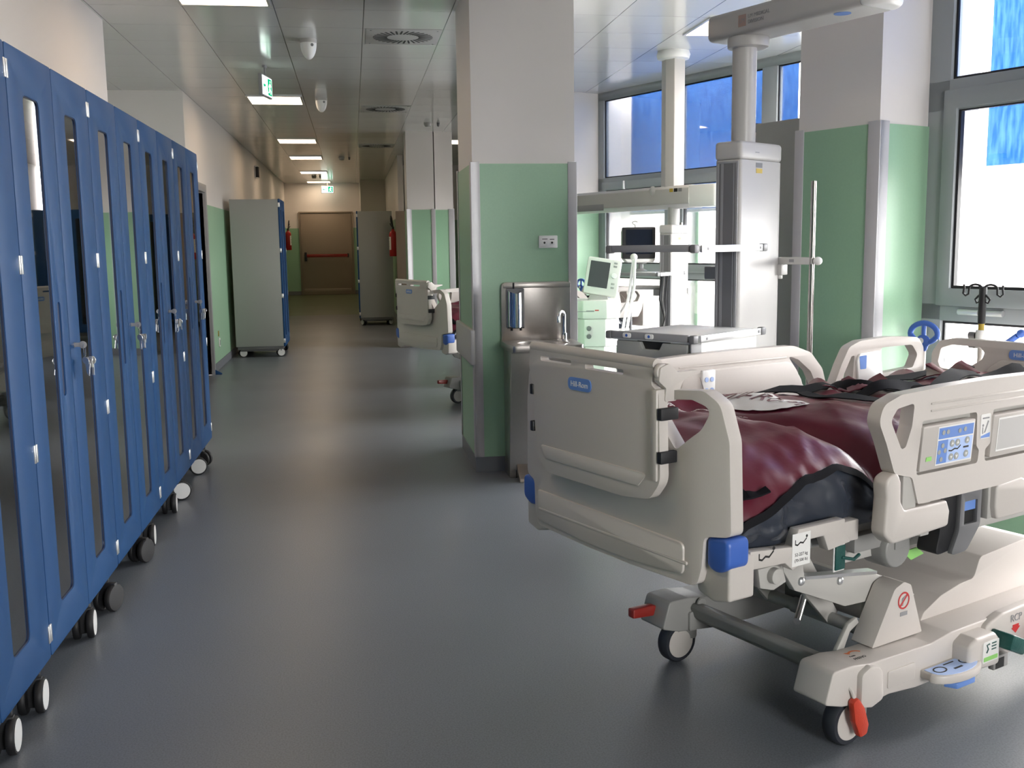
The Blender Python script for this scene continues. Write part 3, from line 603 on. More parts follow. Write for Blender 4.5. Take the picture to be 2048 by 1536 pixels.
def siderail(parent, y, sgn, head=False, ctrl=True):
    """one side rail in the plane y; sgn=-1 faces the camera side (-y)"""
    t = .042; Y0, Y1 = y-t/2, y+t/2
    if not head:
        out = [(.06, .765), (.70, .765), (.745, .83), (.80, .86), (.885, .86), (.90, .905), (.87, .985), (.80, 1.055), (.70, 1.088), (.40, 1.092), (.15, 1.088), (-.03, 1.082), (-.105, 1.06), (-.120, 1.015), (-.085, .95), (-.048, .865), (.03, .845)]
        out = fillet(out, [.01, .03, .05, .03, .03, .03, .06, .06, .1, .2, .2, .06, .045, .04, .05, .03, .02], 5)
        h1 = fillet([(-.072, 1.015), (-.045, 1.045), (.028, 1.054), (.020, .99), (-.004, .935), (-.022, .93)], [.02, .02, .012, .03, .012, .012], 5)
        h2 = fillet([(.665, 1.052), (.73, 1.03), (.80, .98), (.85, .90), (.80, .89), (.755, .93), (.72, .99)], [.01, .03, .04, .015, .02, .04, .03], 5)
        c1 = fillet([(.066, 1.0), (.318, 1.0), (.322, .90), (.335, .885), (.33, .848), (.045, .848), (.05, .89)], [.008, .012, .01, .01, .012, .014, .02], 4)
        c2 = fillet([(.398, 1.0), (.655, 1.0), (.665, .90), (.675, .848), (.365, .848), (.365, .885), (.39, .90)], [.006, .012, .02, .014, .014, .012, .012], 4)
        holes = [h1, h2]+([c1, c2] if ctrl else [])
        r = MB().prism(out, Y0, Y1, 'y', holes).build('side_rail', 'cream', parent, bevel=.009, seg=3)
        m = MB()
        m.box(.0, .06, y-.015, y+.03, .70, .86); m.build('rail_foot', 'cream2', r, bevel=.004)
        for a_ in (.10, .42): m = MB(); m.box(a_, a_+.04, y-.005, y+.025, .66, .78); m.build('rail_strut', 'cream2', r, bevel=.004)
        m = MB()
        for zz in (1.042, 1.022): m.prism([(.10, zz), (.66, zz), (.66, zz+.006), (.10, zz+.006)], *sorted((y+sgn*(t/2-.001), y+sgn*(t/2+.003))), 'y')
        m.build('grip_ribs', 'cream', r, bevel=.002)
        if ctrl:
            MB().box(.03, .70, *sorted((y+.002*sgn*-1, y-sgn*.012)), .835, 1.012).build('pod_recess', 'cream2', r)
            for k, (x0, x1) in enumerate(((.062, .302), (.392, .64))):
                X = Matrix.Translation((0, y+sgn*.010, .86)) @ Matrix.Rotation(rad(4)*sgn*-1, 4, 'X')
                A, B = sorted((-sgn*.016, sgn*.010))
                pod = MB(X).prism(rr(x0, x1, -.004, .125, .006), A, B, 'y').build('control_pod' if k == 0 else 'touch_display', 'cream', r, bevel=.004)
                yf = sgn*.0105
                def pl(m_, a0, a1, b0, b1, d=.0006): m_.box(a0, a1, *sorted((yf, yf+sgn*d)), b0, b1)
                if k == 0:
                    m = MB(X); pl(m, x0+.066, x1-.006, .006, .118); m.build('keypad_border', 'label', pod)
                    m = MB(X); pl(m, x0+.07, x1-.010, .082, .114, .001); pl(m, x0+.07, x0+.115, .010, .078, .001); m.build('keypad_print', 'midblue', pod)
                    m = MB(X); pl(m, x0+.115, x1-.010, .010, .078, .001); m.build('keypad_field', 'ltblue', pod)
                    m = MB(X); m2 = MB(X)
                    for bx, bz in ((.135, .064), (.16, .064), (.205, .066), (.135, .024), (.16, .024), (.205, .026)):
                        m.prism(circ(x0+bx, bz, .0105, 16), *sorted((yf, yf+sgn*.0022)), 'y')
                        d = .006 if bz > .04 else -.006
                        m2.prism([(x0+bx-.0055, bz-d*.5), (x0+bx+.0055, bz-d*.5), (x0+bx, bz+d)], *sorted((yf, yf+sgn*.0028)), 'y')
                    for bx, bz in ((.092, .062), (.078, .044), (.105, .046), (.09, .022), (.09, .1), (.11, .1), (.165, .098), (.19, .1)): m.prism(circ(x0+bx, bz, .007, 12), *sorted((yf, yf+sgn*.002)), 'y')
                    m.build('button', 'grey', pod); m2.build('arrow_symbol', 'label', pod)
                    m = MB(X); ys = sorted((yf, yf+sgn*.0016)); pts = [(.122, .044), (.135, .042), (.15, .047), (.163, .045), (.176, .054)]
                    for a_, b_ in zip(pts, pts[1:]): m.prism([(x0+a_[0], a_[1]-.002), (x0+b_[0], b_[1]-.002), (x0+b_[0], b_[1]+.002), (x0+a_[0], a_[1]+.002)], *ys, 'y')
                    m.box(x0+.19, x0+.215, *ys, .044, .049); m.build('bed_symbol', 'ink', pod)
                    m = MB(X); pl(m, x0+.022, x0+.046, .024, .036, .0015); m.build('lamp_window', 'lime', pod)
                else:
                    m = MB(X); pl(m, x0+.024, x1-.012, .012, .114); m.build('display_border', 'label', pod)
                    m = MB(X); pl(m, x0+.029, x1-.017, .017, .109, .001); m.build('display_screen', 'offw', pod)
            yb = y+sgn*t/2
            m = MB(); m.prism(rr(.337, .385, .918, .990, .006), *sorted((yb, yb+sgn*.001)), 'y'); lb = m.build('instruction_label', 'label', r)
            m = MB(); q = sorted((yb, yb+sgn*.0016)); m.prism([(.352, .934), (.360, .936), (.376, .968), (.371, .970), (.358, .944)], *q, 'y'); m.prism(circ(.348, .957, .004, 10), *q, 'y'); m.box(.345, .349, *q, .932, .952); m.box(.345, .377, *q, .976, .980); m.build('label_print', 'gink', lb)
            m = MB(); m.prism([(.339, .920), (.383, .920), (.383, .934), (.339, .926)], *sorted((yb, yb+sgn*.0013)), 'y'); m.build('label_band', 'midblue', lb)
        else:
            yb = y+sgn*t/2
            m = MB(); m.prism(fillet([(.08, .83), (.72, .83), (.76, .93), (.68, 1.03), (.12, 1.03)], [.02, .03, .08, .08, .02]), *sorted((yb-sgn*.001, yb+sgn*.008)), 'y'); m.build('inner_panel', 'cream', r, bevel=.005)
            m = MB(); m.box(.20, .265, *sorted((yb, yb+sgn*.02)), .93, 1.03); kp = m.build('hand_control', 'white', r, bevel=.006)
            m = MB()
            for bx in (.218, .245):
                for bz in (.955, .995): m.prism(circ(bx, bz, .009, 14), *sorted((yb+sgn*.02, yb+sgn*.023)), 'y')
            m.build('button', 'ltblue', kp)
        return r
    out = fillet([(.95, .84), (1.0, .80), (1.46, .80), (1.50, .86), (1.525, .95), (1.52, 1.03), (1.48, 1.075), (1.30, 1.088), (1.10, 1.082), (1.03, 1.06), (.985, .99), (.94, .90)], [.02, .02, .03, .03, .04, .04, .05, .2, .1, .05, .05, .03], 5)
    h1 = fillet([(1.005, .955), (1.045, 1.02), (1.065, 1.025), (1.055, .90), (.99, .90)], [.02, .01, .01, .02, .015], 4)
    h2 = fillet([(1.225, 1.045), (1.44, 1.045), (1.48, 1.0), (1.45, .945), (1.25, .935)], [.02, .03, .02, .02, .015], 5)
    r = MB().prism(out, Y0, Y1, 'y', [h1, h2]).build('head_rail', 'cream', parent, bevel=.009, seg=3)
    yb = y+sgn*t/2
    MB().prism(fillet([(1.09, .86), (1.25, .86), (1.215, 1.035), (1.085, 1.03), (1.07, 1.0)], [.02, .02, .015, .02, .02]), *sorted((yb-sgn*.001, yb+sgn*.012)), 'y').build('control_panel', 'white', r, bevel=.004)
    MB().prism(fillet([(1.088, .965), (1.125, .965), (1.125, 1.022), (1.08, 1.02)], .005), *sorted((yb+sgn*.012, yb+sgn*.0132)), 'y').build('control_label', 'midblue', r)
    return r
def bed_castor(t, x, y, side, pedal_down=False, pole=True):
    """single bed wheel under a housing; side=-1 shows its cover towards -y"""
    h = MB(); h.prism(rr(x-.02, x+.075, .075, .165, .012), y-.014+side*.012, y+.014+side*.012, 'y'); fk = h.build('castor_fork', 'cgrey', t, bevel=.005)
    m = MB(); m.lathe([(.05, -.024), (.068, -.024), (.074, -.016), (.074, .016), (.068, .024), (.05, .024)], (x, y, .074), 32, 'y'); m.build('tyre', 'tyre', fk)
    m = MB(); m.lathe([(0, .03*1), (.03, .029), (.055, .025), (.060, .018), (.060, -.018), (.055, -.025), (0, -.03)], (x, y, .074), 32, 'y'); m.build('wheel_disc', 'cream', fk)
    return fk
def bed(label):
    B = T('hospital_bed', label, 'bed', (0, 0, 0), 0, 'electric hospital beds')
    # footboard: a shell that wraps around the foot end at both sides
    def bend(v): v.x += .032*min(1.2, max(0, (abs(v.y)-.335)/.13))**1.5; return v
    out = [(-.466, .755), (-.458, 1.0), (-.432, 1.095), (-.385, 1.125), (-.17, 1.105), (.17, 1.105), (.385, 1.125), (.432, 1.095), (.458, 1.0), (.466, .755), (.392, .745), (.386, .66), (.372, .607), (.10, .598), (-.10, .598), (-.372, .607), (-.386, .66), (-.392, .745)]
    out = fillet(out, [.02, .1, .05, .04, .02, .02, .04, .05, .1, .02, .02, .03, .03, .2, .2, .03, .03, .02], 5)
    hl = lambda q: fillet([(q*.190, 1.080), (q*.35, 1.098), (q*.412, 1.080), (q*.380, 1.022), (q*.292, .957), (q*.232, 1.02)], [.015, .03, .03, .06, .016, .06], 6)
    cuts = [((0, q*c, 0), (0, 1, 0)) for q in (-1, 1) for c in (.335, .355, .375, .395, .41, .43, .45)]
    MB().prism(out, -.605, -.562, 'x', [hl(1), hl(-1)]).build('footboard', 'cream', B, bevel=.011, seg=3, cuts=cuts, fn=bend)
    fb = B.children[-1]
    m = MB(); m.prism(fillet([(-.33, .715), (.36, .725), (.36, .625), (.10, .610), (-.10, .610), (-.33, .628)], .02), -.612, -.600, 'x'); m.build('lower_ridge', 'cream', fb, bevel=.006)
    m = MB(); m.prism(fillet([(-.345, .668), (.345, .668), (.345, .658), (-.345, .658)], .004), -.6135, -.606, 'x'); m.build('ridge_line', 'cream', fb, bevel=.003)
    # transport board clipped in front of the footboard
    pb = MB().prism(fillet([(-.262, 1.186), (-.25, 1.13), (-.280, 1.112), (-.288, .875), (-.245, .822), (-.13, .808), (.235, .808), (.290, .86), (.305, 1.06), (.325, 1.125), (.322, 1.186)], [.015, .01, .02, .06, .05, .1, .05, .06, .1, .03, .015], 5), -.655, -.625, 'x',
                    [rr(.105, .262, 1.148, 1.163, .0075), rr(-.135, .038, 1.144, 1.159, .0075)]).build('transport_board', 'cream', B, bevel=.007, seg=3)
    m = MB(); m.tube([(-.640, -.258, 1.182), (-.640, .320, 1.186)], .017, 12); m.build('board_grip', 'cream', pb)
    m = MB(); m.prism(fillet([(-.24, .89), (.27, .89), (.24, .85), (-.20, .85)], .01), -.659, -.652, 'x'); m.build('board_step', 'cream', pb, bevel=.003)
    for y0 in (-.292, .306):
        for z0 in (1.040, .925): m = MB(); m.box(-.660, -.60, y0-.005, y0+.012, z0, z0+.032); m.build('board_clip', 'black', pb, bevel=.003)
    m = MB(); m.box(-.661, -.62, -.278, -.252, .875, 1.12); m.build('board_edge', 'cream', pb, bevel=.006)
    pill(B, -.6555, .062, 1.097, .110, .037, 1, 'Hill-Rom', -1)
    X = Matrix.Translation((-.037, -.048, .012)); m = MB(X); m.lathe([(0, -.008), (.022, -.008), (.024, 0), (.022, .008), (0, .008)], (-.60, -.222, 1.152), 20, 'y')
    m.prism(fillet([(-.615, 1.165), (-.585, 1.175), (-.555, 1.15), (-.48, 1.15), (-.475, 1.142), (-.535, 1.128), (-.55, 1.10), (-.56, 1.075), (-.60, 1.075), (-.595, 1.11), (-.62, 1.13)], .008), -.236, -.216, 'y'); m.build('clip_arm', 'cream', pb, bevel=.003)
    for q in (-1, 1):
        y0 = q*.46
        m = MB(); m.prism(fillet([(q*.392, .665), (q*.392, .742), (q*.472, .752), (q*.472, .675), (q*.43, .652)], [.02, .015, .02, .03, .05]), -.588, -.510, 'x'); m.build('corner_bumper', 'bedblue', B, bevel=.012, seg=3)
        m = MB(); m.prism(fillet([(q*.345, .585), (q*.345, .69), (q*.465, .70), (q*.465, .585), (q*.41, .570)], [.02, .01, .01, .01, .03]), -.575, -.485, 'x'); m.build('corner_bracket', 'cream', B, bevel=.010, seg=3)
        m = MB(); m.prism([(-.50, .655), (-.50, .705), (-.34, .69), (-.32, .735), (-.135, .735), (-.135, .70), (-.11, .665), (-.20, .655), (-.22, .70), (-.30, .70), (-.315, .635), (-.34, .625), (-.37, .65)], *sorted((q*.43, q*.463)), 'y'); m.build('frame_rail', 'cream', B, bevel=.003)
        m = MB(); m.box(-.14, -.06, *sorted((q*.40, q*.45)), .66, .72); m.build('rail_end', 'cream', B, bevel=.004)
    m = MB(); r_ = MB(); no_sign(r_, m, (-.52, -.4625, .61), .024, 'y'); bed_icon(m, -.47, -.4632, .66, .055); bed_icon(m, -.335, -.4635, .68, .045)
    q = MB(); q.box(-.345, -.275, -.4637, -.4628, .635, .725); lb = q.build('weight_label', 'label', B)
    m.text('52-227 kg', .0125, (-.31, -.4638, .666), (1, 0, 0), (0, 0, 1), .0003); m.text('(70-500 lb)', .0115, (-.31, -.4638, .650), (1, 0, 0), (0, 0, 1), .0003)
    m.build('weight_print', 'ink', lb); r_.build('warning_mark', 'rink', lb)
    # deck and under-frame
    m = MB(); m.box(-.50, 1.55, -.40, .40, .645, .685); m.build('deck', 'cgrey', B, bevel=.006)
    for q in (-1, 1):
        m = MB(); m.box(-.06, 1.55, *sorted((q*.36, q*.40)), .575, .615); m.box(.0, 1.55, *sorted((q*.365, q*.405)), .615, .622); m.build('under_beam', 'cream2', B, bevel=.004)
        m = MB(); m.box(-.05, .22, *sorted((q*.34, q*.43)), .61, .66); m.box(.10, .16, *sorted((q*.40, q*.455)), .60, .68); m.lathe([(0, 0), (.055, 0), (.06, .02), (.06, .09), (0, .1)], (.12, q*.40-.05, .60), 20, 'y'); m.build('rail_carrier', 'cgrey', B, bevel=.004)
        # fixed lower guard and bracket beneath the side rail
        m = MB(); Ya, Yb = sorted((q*.505, q*.555))
        m.prism(fillet([(-.085, .70), (-.078, .80), (-.085, .855), (-.035, .87), (-.020, .84), (-.018, .785), (.0, .757), (.19, .757), (.205, .725), (.20, .68), (-.05, .668)], [.03, .03, .03, .03, .02, .02, .02, .01, .015, .015, .03]), Ya, Yb, 'y'); m.build('lower_guard', 'cream', B, bevel=.010, seg=3)
        m = MB(); m.prism(fillet([(.43, .765), (.56, .775), (.62, .75), (1.2, .75), (1.2, .66), (.44, .66), (.43, .70)], [.015, .02, .02, .01, .01, .015, .02]), Ya, Yb, 'y'); m.build('lower_guard', 'cream', B, bevel=.010, seg=3)
        m = MB(); m.prism(fillet([(.205, .80), (.39, .80), (.395, .66), (.34, .60), (.18, .585), (.20, .65)], [.02, .01, .03, .05, .02, .05]), *sorted((q*.462, q*.528)), 'y'); br = m.build('latch_bracket', 'black', B, bevel=.006)
        m = MB(); m.prism(fillet([(.275, .785), (.375, .79), (.372, .655), (.31, .585), (.235, .583), (.270, .65)], [.01, .008, .03, .04, .01, .05]), *sorted((q*.528, q*.543)), 'y', [rr(.292, .355, .665, .735, .004)]); lt = m.build('latch_plate', 'dgrey', br, bevel=.004)
        m = MB(); m.box(.290, .357, *sorted((q*.524, q*.530)), .66, .74); m.build('latch_well', 'ink', lt)
        m = MB(); m.box(.294, .353, *sorted((q*.530, q*.537)), .705, .735); m.build('latch_label', 'midblue', lt)
        m = MB(); m.prism(fillet([(.195, .765), (.20, .835), (.36, .835), (.40, .79), (.27, .79), (.24, .765)], .012), *sorted((q*.50, q*.54)), 'y'); m.build('latch_cover', 'cream', B, bevel=.008)
    m = MB(); m.prism([(.17, .575), (.21, .545), (.27, .555), (.235, .58)], -.43, -.426, 'y'); m.build('tag', 'lime', B)
    m = MB(); m.box(-.155, -.115, -.452, -.446, .585, .655); hk = m.build('release_catch', 'green2', B, bevel=.003); m = MB(); m.box(-.158, -.112, -.4465, -.442, .580, .660); m.build('catch_rim', 'label', hk, bevel=.003)
    m = MB(); m.tube([(-.13, -.45, .62), (-.09, -.46, .61), (-.055, -.45, .615)], .005, 8); m.build('catch_lever', 'green2', hk)
    # base: two long housings, cross members, lift arms, hood
    for q in (-1, 1):
        y0, y1 = sorted((q*.29, q*.415)); m = MB()
        m.prism(fillet([(-.135, .168), (-.105, .262), (-.02, .262), (.06, .25), (.35, .245), (.45, .26), (1.45, .27), (1.5, .16), (.75, .125), (.28, .118), (.15, .130), (.10, .125), (.02, .135), (-.06, .145)], [.012, .02, .05, .05, .05, .05, .03, .03, .01, .02, .02, .02, .02, .01]), y0, y1, 'y')
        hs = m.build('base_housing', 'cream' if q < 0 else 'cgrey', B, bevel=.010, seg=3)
        if q < 0:
            m = MB(); m.prism(fillet([(.0, .132), (.0, .235), (.04, .252), (.095, .235), (.105, .135), (.05, .12)], [.01, .02, .02, .03, .02, .02]), -.434, -.40, 'y'); m.build('brake_cover', 'cream', hs, bevel=.008)
            m = MB(); m.text('FRENO', .016, (.045, -.388, .2632), (1, 0, 0), (0, 1, 0), .0004); m.text('Pedale', .009, (.035, -.368, .2632), (1, 0, 0), (0, 1, 0), .0004); m.build('brake_print', 'ink', hs)
            m = MB(); m.grid(lambda u, v: (.058+(.022+.008*v)*cos(rad(20+130*u)), -.366+(.022+.008*v)*sin(rad(20+130*u))*.9, .2634), 14, 1); m.prism([(.034, -.352), (.028, -.340), (.042, -.344)], .263, .2636, 'z'); m.build('brake_arrow', 'oink', hs)
            m = MB(); m.prism(rr(.14, .27, .15, .205, .008), -.4185, -.413, 'y'); m.build('access_lid', 'cream', hs, bevel=.002)
            m = MB(); m.prism(fillet([(.46, .14), (.46, .225), (.50, .245), (.60, .245), (.625, .22), (.63, .13)], .02), -.475, -.40, 'y'); m.build('pedal_block', 'cream', hs, bevel=.012, seg=3)
            m = MB(); m.prism(fillet([(.62, .13), (.60, .25), (.70, .275), (1.10, .29), (1.10, .12)], [.01, .04, .05, .02, .02]), -.435, -.40, 'y'); m.build('side_cover', 'cream', hs, bevel=.010, seg=3)
            m = MB(); m.prism(rr(.53, .615, .155, .225, .006), -.4768, -.475, 'y'); lb = m.build('steer_label', 'label', hs)
            m = MB(); m.prism(rr(.535, .610, .160, .174, .003), -.4775, -.4765, 'y'); m.build('label_band', 'lime', lb)
            m = MB(); m.tube([(.548, -.4775, .188), (.556, -.4775, .200), (.548, -.4775, .214), (.562, -.4775, .216)], .0025, 6)
            for zz in (.213, .203, .193): m.box(.575, .60, -.4775, -.4765, zz, zz+.004)
            m.build('label_print', 'green2', lb)
            X = Matrix.Translation((.665, -.475, .195)) @ Matrix.Rotation(rad(24), 4, 'Y')
            m = MB(X); m.prism(rr(-.045, .045, -.022, .03, .01), -.04, .04, 'y'); m.build('steer_pedal', 'green2', hs, bevel=.008)
            m = MB(); m.box(.62, .70, -.46, -.44, .105, .15); m.build('pedal_bracket', 'cgrey', hs, bevel=.003)
            m = MB(); m.box(.63, .675, -.4615, -.4605, .108, .142); m.build('pedal_label', 'ink', hs)
            m = MB(); m.prism([(.30, -.40), (.52, -.40)]+[(.52-.0+.0, -.45)]+[(.41+.12*cos(a), -.455-.055*sin(a)) for a in [k*pi/10 for k in range(11)]]+[(.30, -.45)], .145, .172, 'z'); fp = m.build('foot_control', 'cream', hs, bevel=.006)
            m = MB(); m.prism([(.41+.105*cos(a), -.455-.045*sin(a)) for a in [k*pi/10 for k in range(11)]]+[(.305, -.425), (.515, -.425)], .172, .1735, 'z'); m.build('foot_control_label', 'ltblue', fp)
            m = MB(); m.prism(circ(.345, -.452, .027, 18, .018), .1735, .1745, 'z', [circ(.345, -.452, .022, 18, .014)]); m.prism(circ(.475, -.452, .027, 18, .018), .1735, .1745, 'z', [circ(.475, -.452, .022, 18, .014)])
            m.box(.385, .435, -.438, -.434, .1735, .1745); m.box(.39, .43, -.475, -.468, .1735, .1745); m.build('foot_control_print', 'ink', fp)
            m = MB(); m.prism([(.34, -.47), (.47, -.47), (.45, -.505), (.36, -.505)], .125, .145, 'z'); m.build('foot_plate', 'midblue', fp, bevel=.004)
            m = MB(); m.text('RCP', .036, (.775, -.4362, .245), (1, 0, 0), (0, 0, 1), .0004); m.build('lettering', 'gink', hs)
            m = MB(); m.prism([(.758, .222), (.792, .222), (.792, .212), (.80, .212), (.775, .192), (.75, .212), (.758, .212)], -.4365, -.4352, 'y'); m.build('down_arrow', 'rink', hs)
            X = Matrix.Translation((.86, -.46, .19)) @ Matrix.Rotation(rad(-70), 4, 'Y')
            m = MB(X); m.prism(rr(-.05, .05, -.02, .02, .012), -.03, .03, 'y'); m.build('release_pedal', 'red', hs, bevel=.006)
        else:
            m = MB(); m.prism(rr(-.02, .07, .14, .21, .01), .28, .30, 'y'); m.lathe([(0, 0), (.02, 0), (.02, .012), (0, .012)], (.03, .272, .235), 16, 'y'); m.build('brake_cover', 'cgrey', hs, bevel=.004)
    for q, xw in ((-1, 0), (1, 0)):
        fk = bed_castor(B, 0.0, q*.371, -1)
        bed_castor(B, 1.40, q*.371, -1)
        if q < 0:
            X = Matrix.Translation((-.012, -.428, .115)) @ Matrix.Rotation(rad(-20), 4, 'Y')
            m = MB(X); m.prism(fillet([(-.012, .055), (.014, .055), (.028, .01), (.028, -.05), (.012, -.075), (-.018, -.07), (-.024, -.01)], .012), -.012, .012, 'y'); m.build('brake_pedal', 'redp', fk, bevel=.006)
            m = MB(); m.tube([(-.035, -.40, .21), (-.03, -.42, .19), (-.022, -.425, .165)], .006, 8); m.build('pedal_link', 'cream', fk)
        else:
            m = MB(); m.prism(fillet([(-.215, .205), (-.215, .238), (-.13, .238), (-.10, .23), (-.10, .20), (-.13, .198)], .008), .352, .385, 'y'); m.build('brake_pedal', 'dred', fk, bevel=.006)
    m = MB(); m.prism([(-.01, .225), (.0, .238), (.035, .235), (.05, .185), (.12, .175), (.125, .165), (.03, .165), (.0, .19)], -.30, .29, 'y'); m.build('cross_channel', 'cgrey', B, bevel=.004)
    m = MB(); m.tube([(.215, -.29, .27), (.215, .29, .27)], .022, 14); m.tube([(.215, -.02, .27), (.215, .02, .27)], .027, 14); m.build('torsion_tube', 'cgrey', B)
    m = MB(); m.prism([(.02, .20), (.05, .235), (.11, .32), (.15, .335), (.16, .315), (.12, .295), (.075, .205)], -.29, -.275, 'y'); m.build('link_plate', 'cream2', B, bevel=.003)
    for q in (-1, 1):
        y0, y1 = sorted((q*.235, q*.26)); m = MB()
        m.prism([(-.16, .60), (-.08, .60), (-.06, .50), (.02, .478), (.27, .445), (.33, .42), (.30, .27), (.24, .26), (.235, .36), (.13, .365), (.06, .395), (-.10, .462), (-.15, .53)], y0, y1, 'y'); la = m.build('lift_arm', 'cream2', B, bevel=.003)
        m = MB(); m.prism([(-.06, .50), (.27, .455), (.27, .445), (-.06, .49)], y0-.006, y1+.006, 'y'); m.build('arm_flange', 'satin', la)
        for bx, bz in ((-.075, .487), (.10, .455)): m = MB(); m.ell((bx, q*.26, bz), .014, .010, .014); m.build('bolt', 'satin', la)
        m = MB(); m.prism(fillet([(.155, .25), (.255, .42), (.30, .435), (.335, .42), (.40, .25)], [.004, .03, .02, .02, .004]), *sorted((q*.265, q*.345)), 'y'); m.build('lift_mast', 'cream', B, bevel=.008, seg=3)
        m = MB(); m.prism([(-.42, .63), (-.33, .63), (-.31, .575), (-.36, .56), (-.41, .575)], *sorted((q*.39, q*.415)), 'y'); m.lathe([(.008, 0), (.022, 0), (.022, .03), (.008, .03)], (-.365, q*.42-.015, .605), 18, 'y'); m.build('guide_roller', 'cream2', B, bevel=.003)
        m = MB(); m.prism([(-.03, .60), (.05, .60), (.10, .50), (.245, .285), (.20, .255), (.09, .37), (.0, .53)], *sorted((q*.12, q*.14)), 'y'); m.build('lift_strut', 'cream2', B, bevel=.003)
    m = MB(); r_ = MB(); no_sign(r_, m, (.30, -.3458, .375), .028, 'y'); m.box(.285, .32, -.3462, -.3455, .325, .338); m.build('mast_print', 'gink', B); r_.build('mast_warning', 'rink', B)
    m = MB(); m.prism(fillet([(.45, .25), (.47, .285), (.56, .325), (.66, .345), (.74, .35), (.77, .42), (1.05, .44), (1.15, .42), (1.2, .25)], [.01, .03, .06, .06, .03, .03, .08, .08, .03]), -.30, .30, 'y'); hd = m.build('base_hood', 'cream', B, bevel=.025, seg=3)
    m = MB(); m.prism(fillet([(.30, .25), (.34, .33), (.46, .345), (.56, .30), (.60, .25)], .04), -.22, .30, 'y'); m.build('motor_cover', 'cream', hd, bevel=.02, seg=3)
    m = MB(); m.box(.25, .36, -.06, .10, .24, .38); m.build('control_box', 'dgrey', B, bevel=.01)
    m = MB(); m.tube([(-.02, -.2, .33), (.10, -.12, .36)], .012, 10); m.build('gas_spring', 'chrome', B)
    # side rails, headboard, handles, drip pole
    siderail(B, -.53, -1); siderail(B, .505, -1, ctrl=False)
    siderail(B, -.53, -1, head=True); siderail(B, .505, -1, head=True)
    ol = [(-.48, .70), (-.485, 1.0), (-.45, 1.055), (-.38, 1.072), (.38, 1.072), (.45, 1.055), (.485, 1.0), (.48, .70)]
    hh = lambda q: fillet([(q*.452, .965), (q*.44, 1.025), (q*.39, 1.042), (q*.255, 1.042), (q*.235, 1.02), (q*.245, .99), (q*.30, .955), (q*.34, .935), (q*.44, .935)], [.02, .02, .02, .012, .012, .02, .04, .02, .02], 5)
    MB().prism(fillet(ol, [.02, .04, .04, .04, .04, .04, .04, .02]), 1.58, 1.62, 'x', [hh(1), hh(-1)]).build('headboard', 'cream', B, bevel=.010, seg=3)
    pill(B, 1.5795, .06, 1.022, .13, .04, 1, 'Hill-Rom', -1)
    m = MB(); m.prism(fillet([(-.22, .95), (-.16, .995), (.16, .995), (.22, .95), (.22, .80), (-.22, .80)], .04), 1.572, 1.582, 'x'); m.build('headboard_pad', 'cream', B, bevel=.006)
    hp = MB().tube([(1.66, .582, .62), (1.655, .582, .90), (1.65, .578, 1.03)], .013, 12).build('push_handle_post', 'cream', B)
    m = MB(); C0 = Vector((1.65, .577, 1.075))
    m.tube([tuple(C0+Vector((0, .070*cos(a), .050*sin(a)-.004+(.012 if sin(a) < -.3 else 0)))) for a in [2*pi*k/28 for k in range(28)]], .0125, 10, True)
    m.tube([tuple(C0+Vector((0, 0, .05))), tuple(C0+Vector((0, 0, -.02)))], .010, 10); m.ell(tuple(C0+Vector((-.004, 0, -.036))), .016, .036, .03); m.ell(tuple(C0+Vector((0, 0, -.055))), .014, .022, .03); m.build('push_handle', 'bedblue', hp)
    m = MB(); m.lathe([(0, 0), (.014, 0), (.014, .002), (0, .002)], (1.628, .577, 1.042), 16, 'x'); m.build('handle_badge', 'label', hp)
    m = MB(); m.tube([(1.69, .24, 1.03), (1.69, .16, 1.09)], .013, 12); m.ell((1.69, .145, 1.10), .018, .018, .018); m.build('folded_handle', 'bedblue', B)
    ip = MB().tube([(1.65, .30, .62), (1.65, .30, 1.16)], .011, 12).build('drip_pole', 'cream2', B)
    m = MB(); m.cyl((1.65, .30, 1.055), .022, .052, n=16); m.cyl((1.65, .30, 1.03), .019, .016, n=16); m.build('pole_clamp', 'white', ip)
    m = MB(); m.cyl((1.65, .322, 1.082), .016, .03, 'y', 12); m.cyl((1.65, .32, 1.04), .013, .03, 'y', 12); m.build('clamp_knob', 'dgrey', ip)
    m = MB(); m.cyl((1.65, .30, 1.108), .0125, .03, n=12); m.build('height_scale', 'yellow', ip)
    m = MB(); m.tube([(1.65, .30, 1.135), (1.65, .30, 1.29)], .0155, 12)
    for q in (-1, 1):
        m.tube([(1.65, .30, 1.285)]+[(1.65, .30+q*(.005+.03*(1-cos(a))), 1.285+.016*sin(a)) for a in [k*pi/8 for k in range(1, 9)]]+[(1.65, .30+q*.066, 1.26), (1.65, .30+q*.080, 1.252), (1.65, .30+q*.092, 1.262), (1.65, .30+q*.088, 1.285), (1.65, .30+q*.090, 1.30)], .0048, 8)
        m.tube([(1.65, .30+q*.008, 1.262), (1.65, .30+q*.022, 1.25), (1.65, .30+q*.034, 1.238), (1.65, .30+q*.026, 1.222), (1.65, .30+q*.014, 1.228), (1.65, .30+q*.012, 1.24)], .0048, 8)
    m.build('pole_hook', 'black', ip)
    return B
bed1 = bed('cream hospital bed with maroon covered mattress, close by in front of the steel sink')
bed1.location = wp(2.372, 2.266); bed1.rotation_euler = (0, 0, WROT)
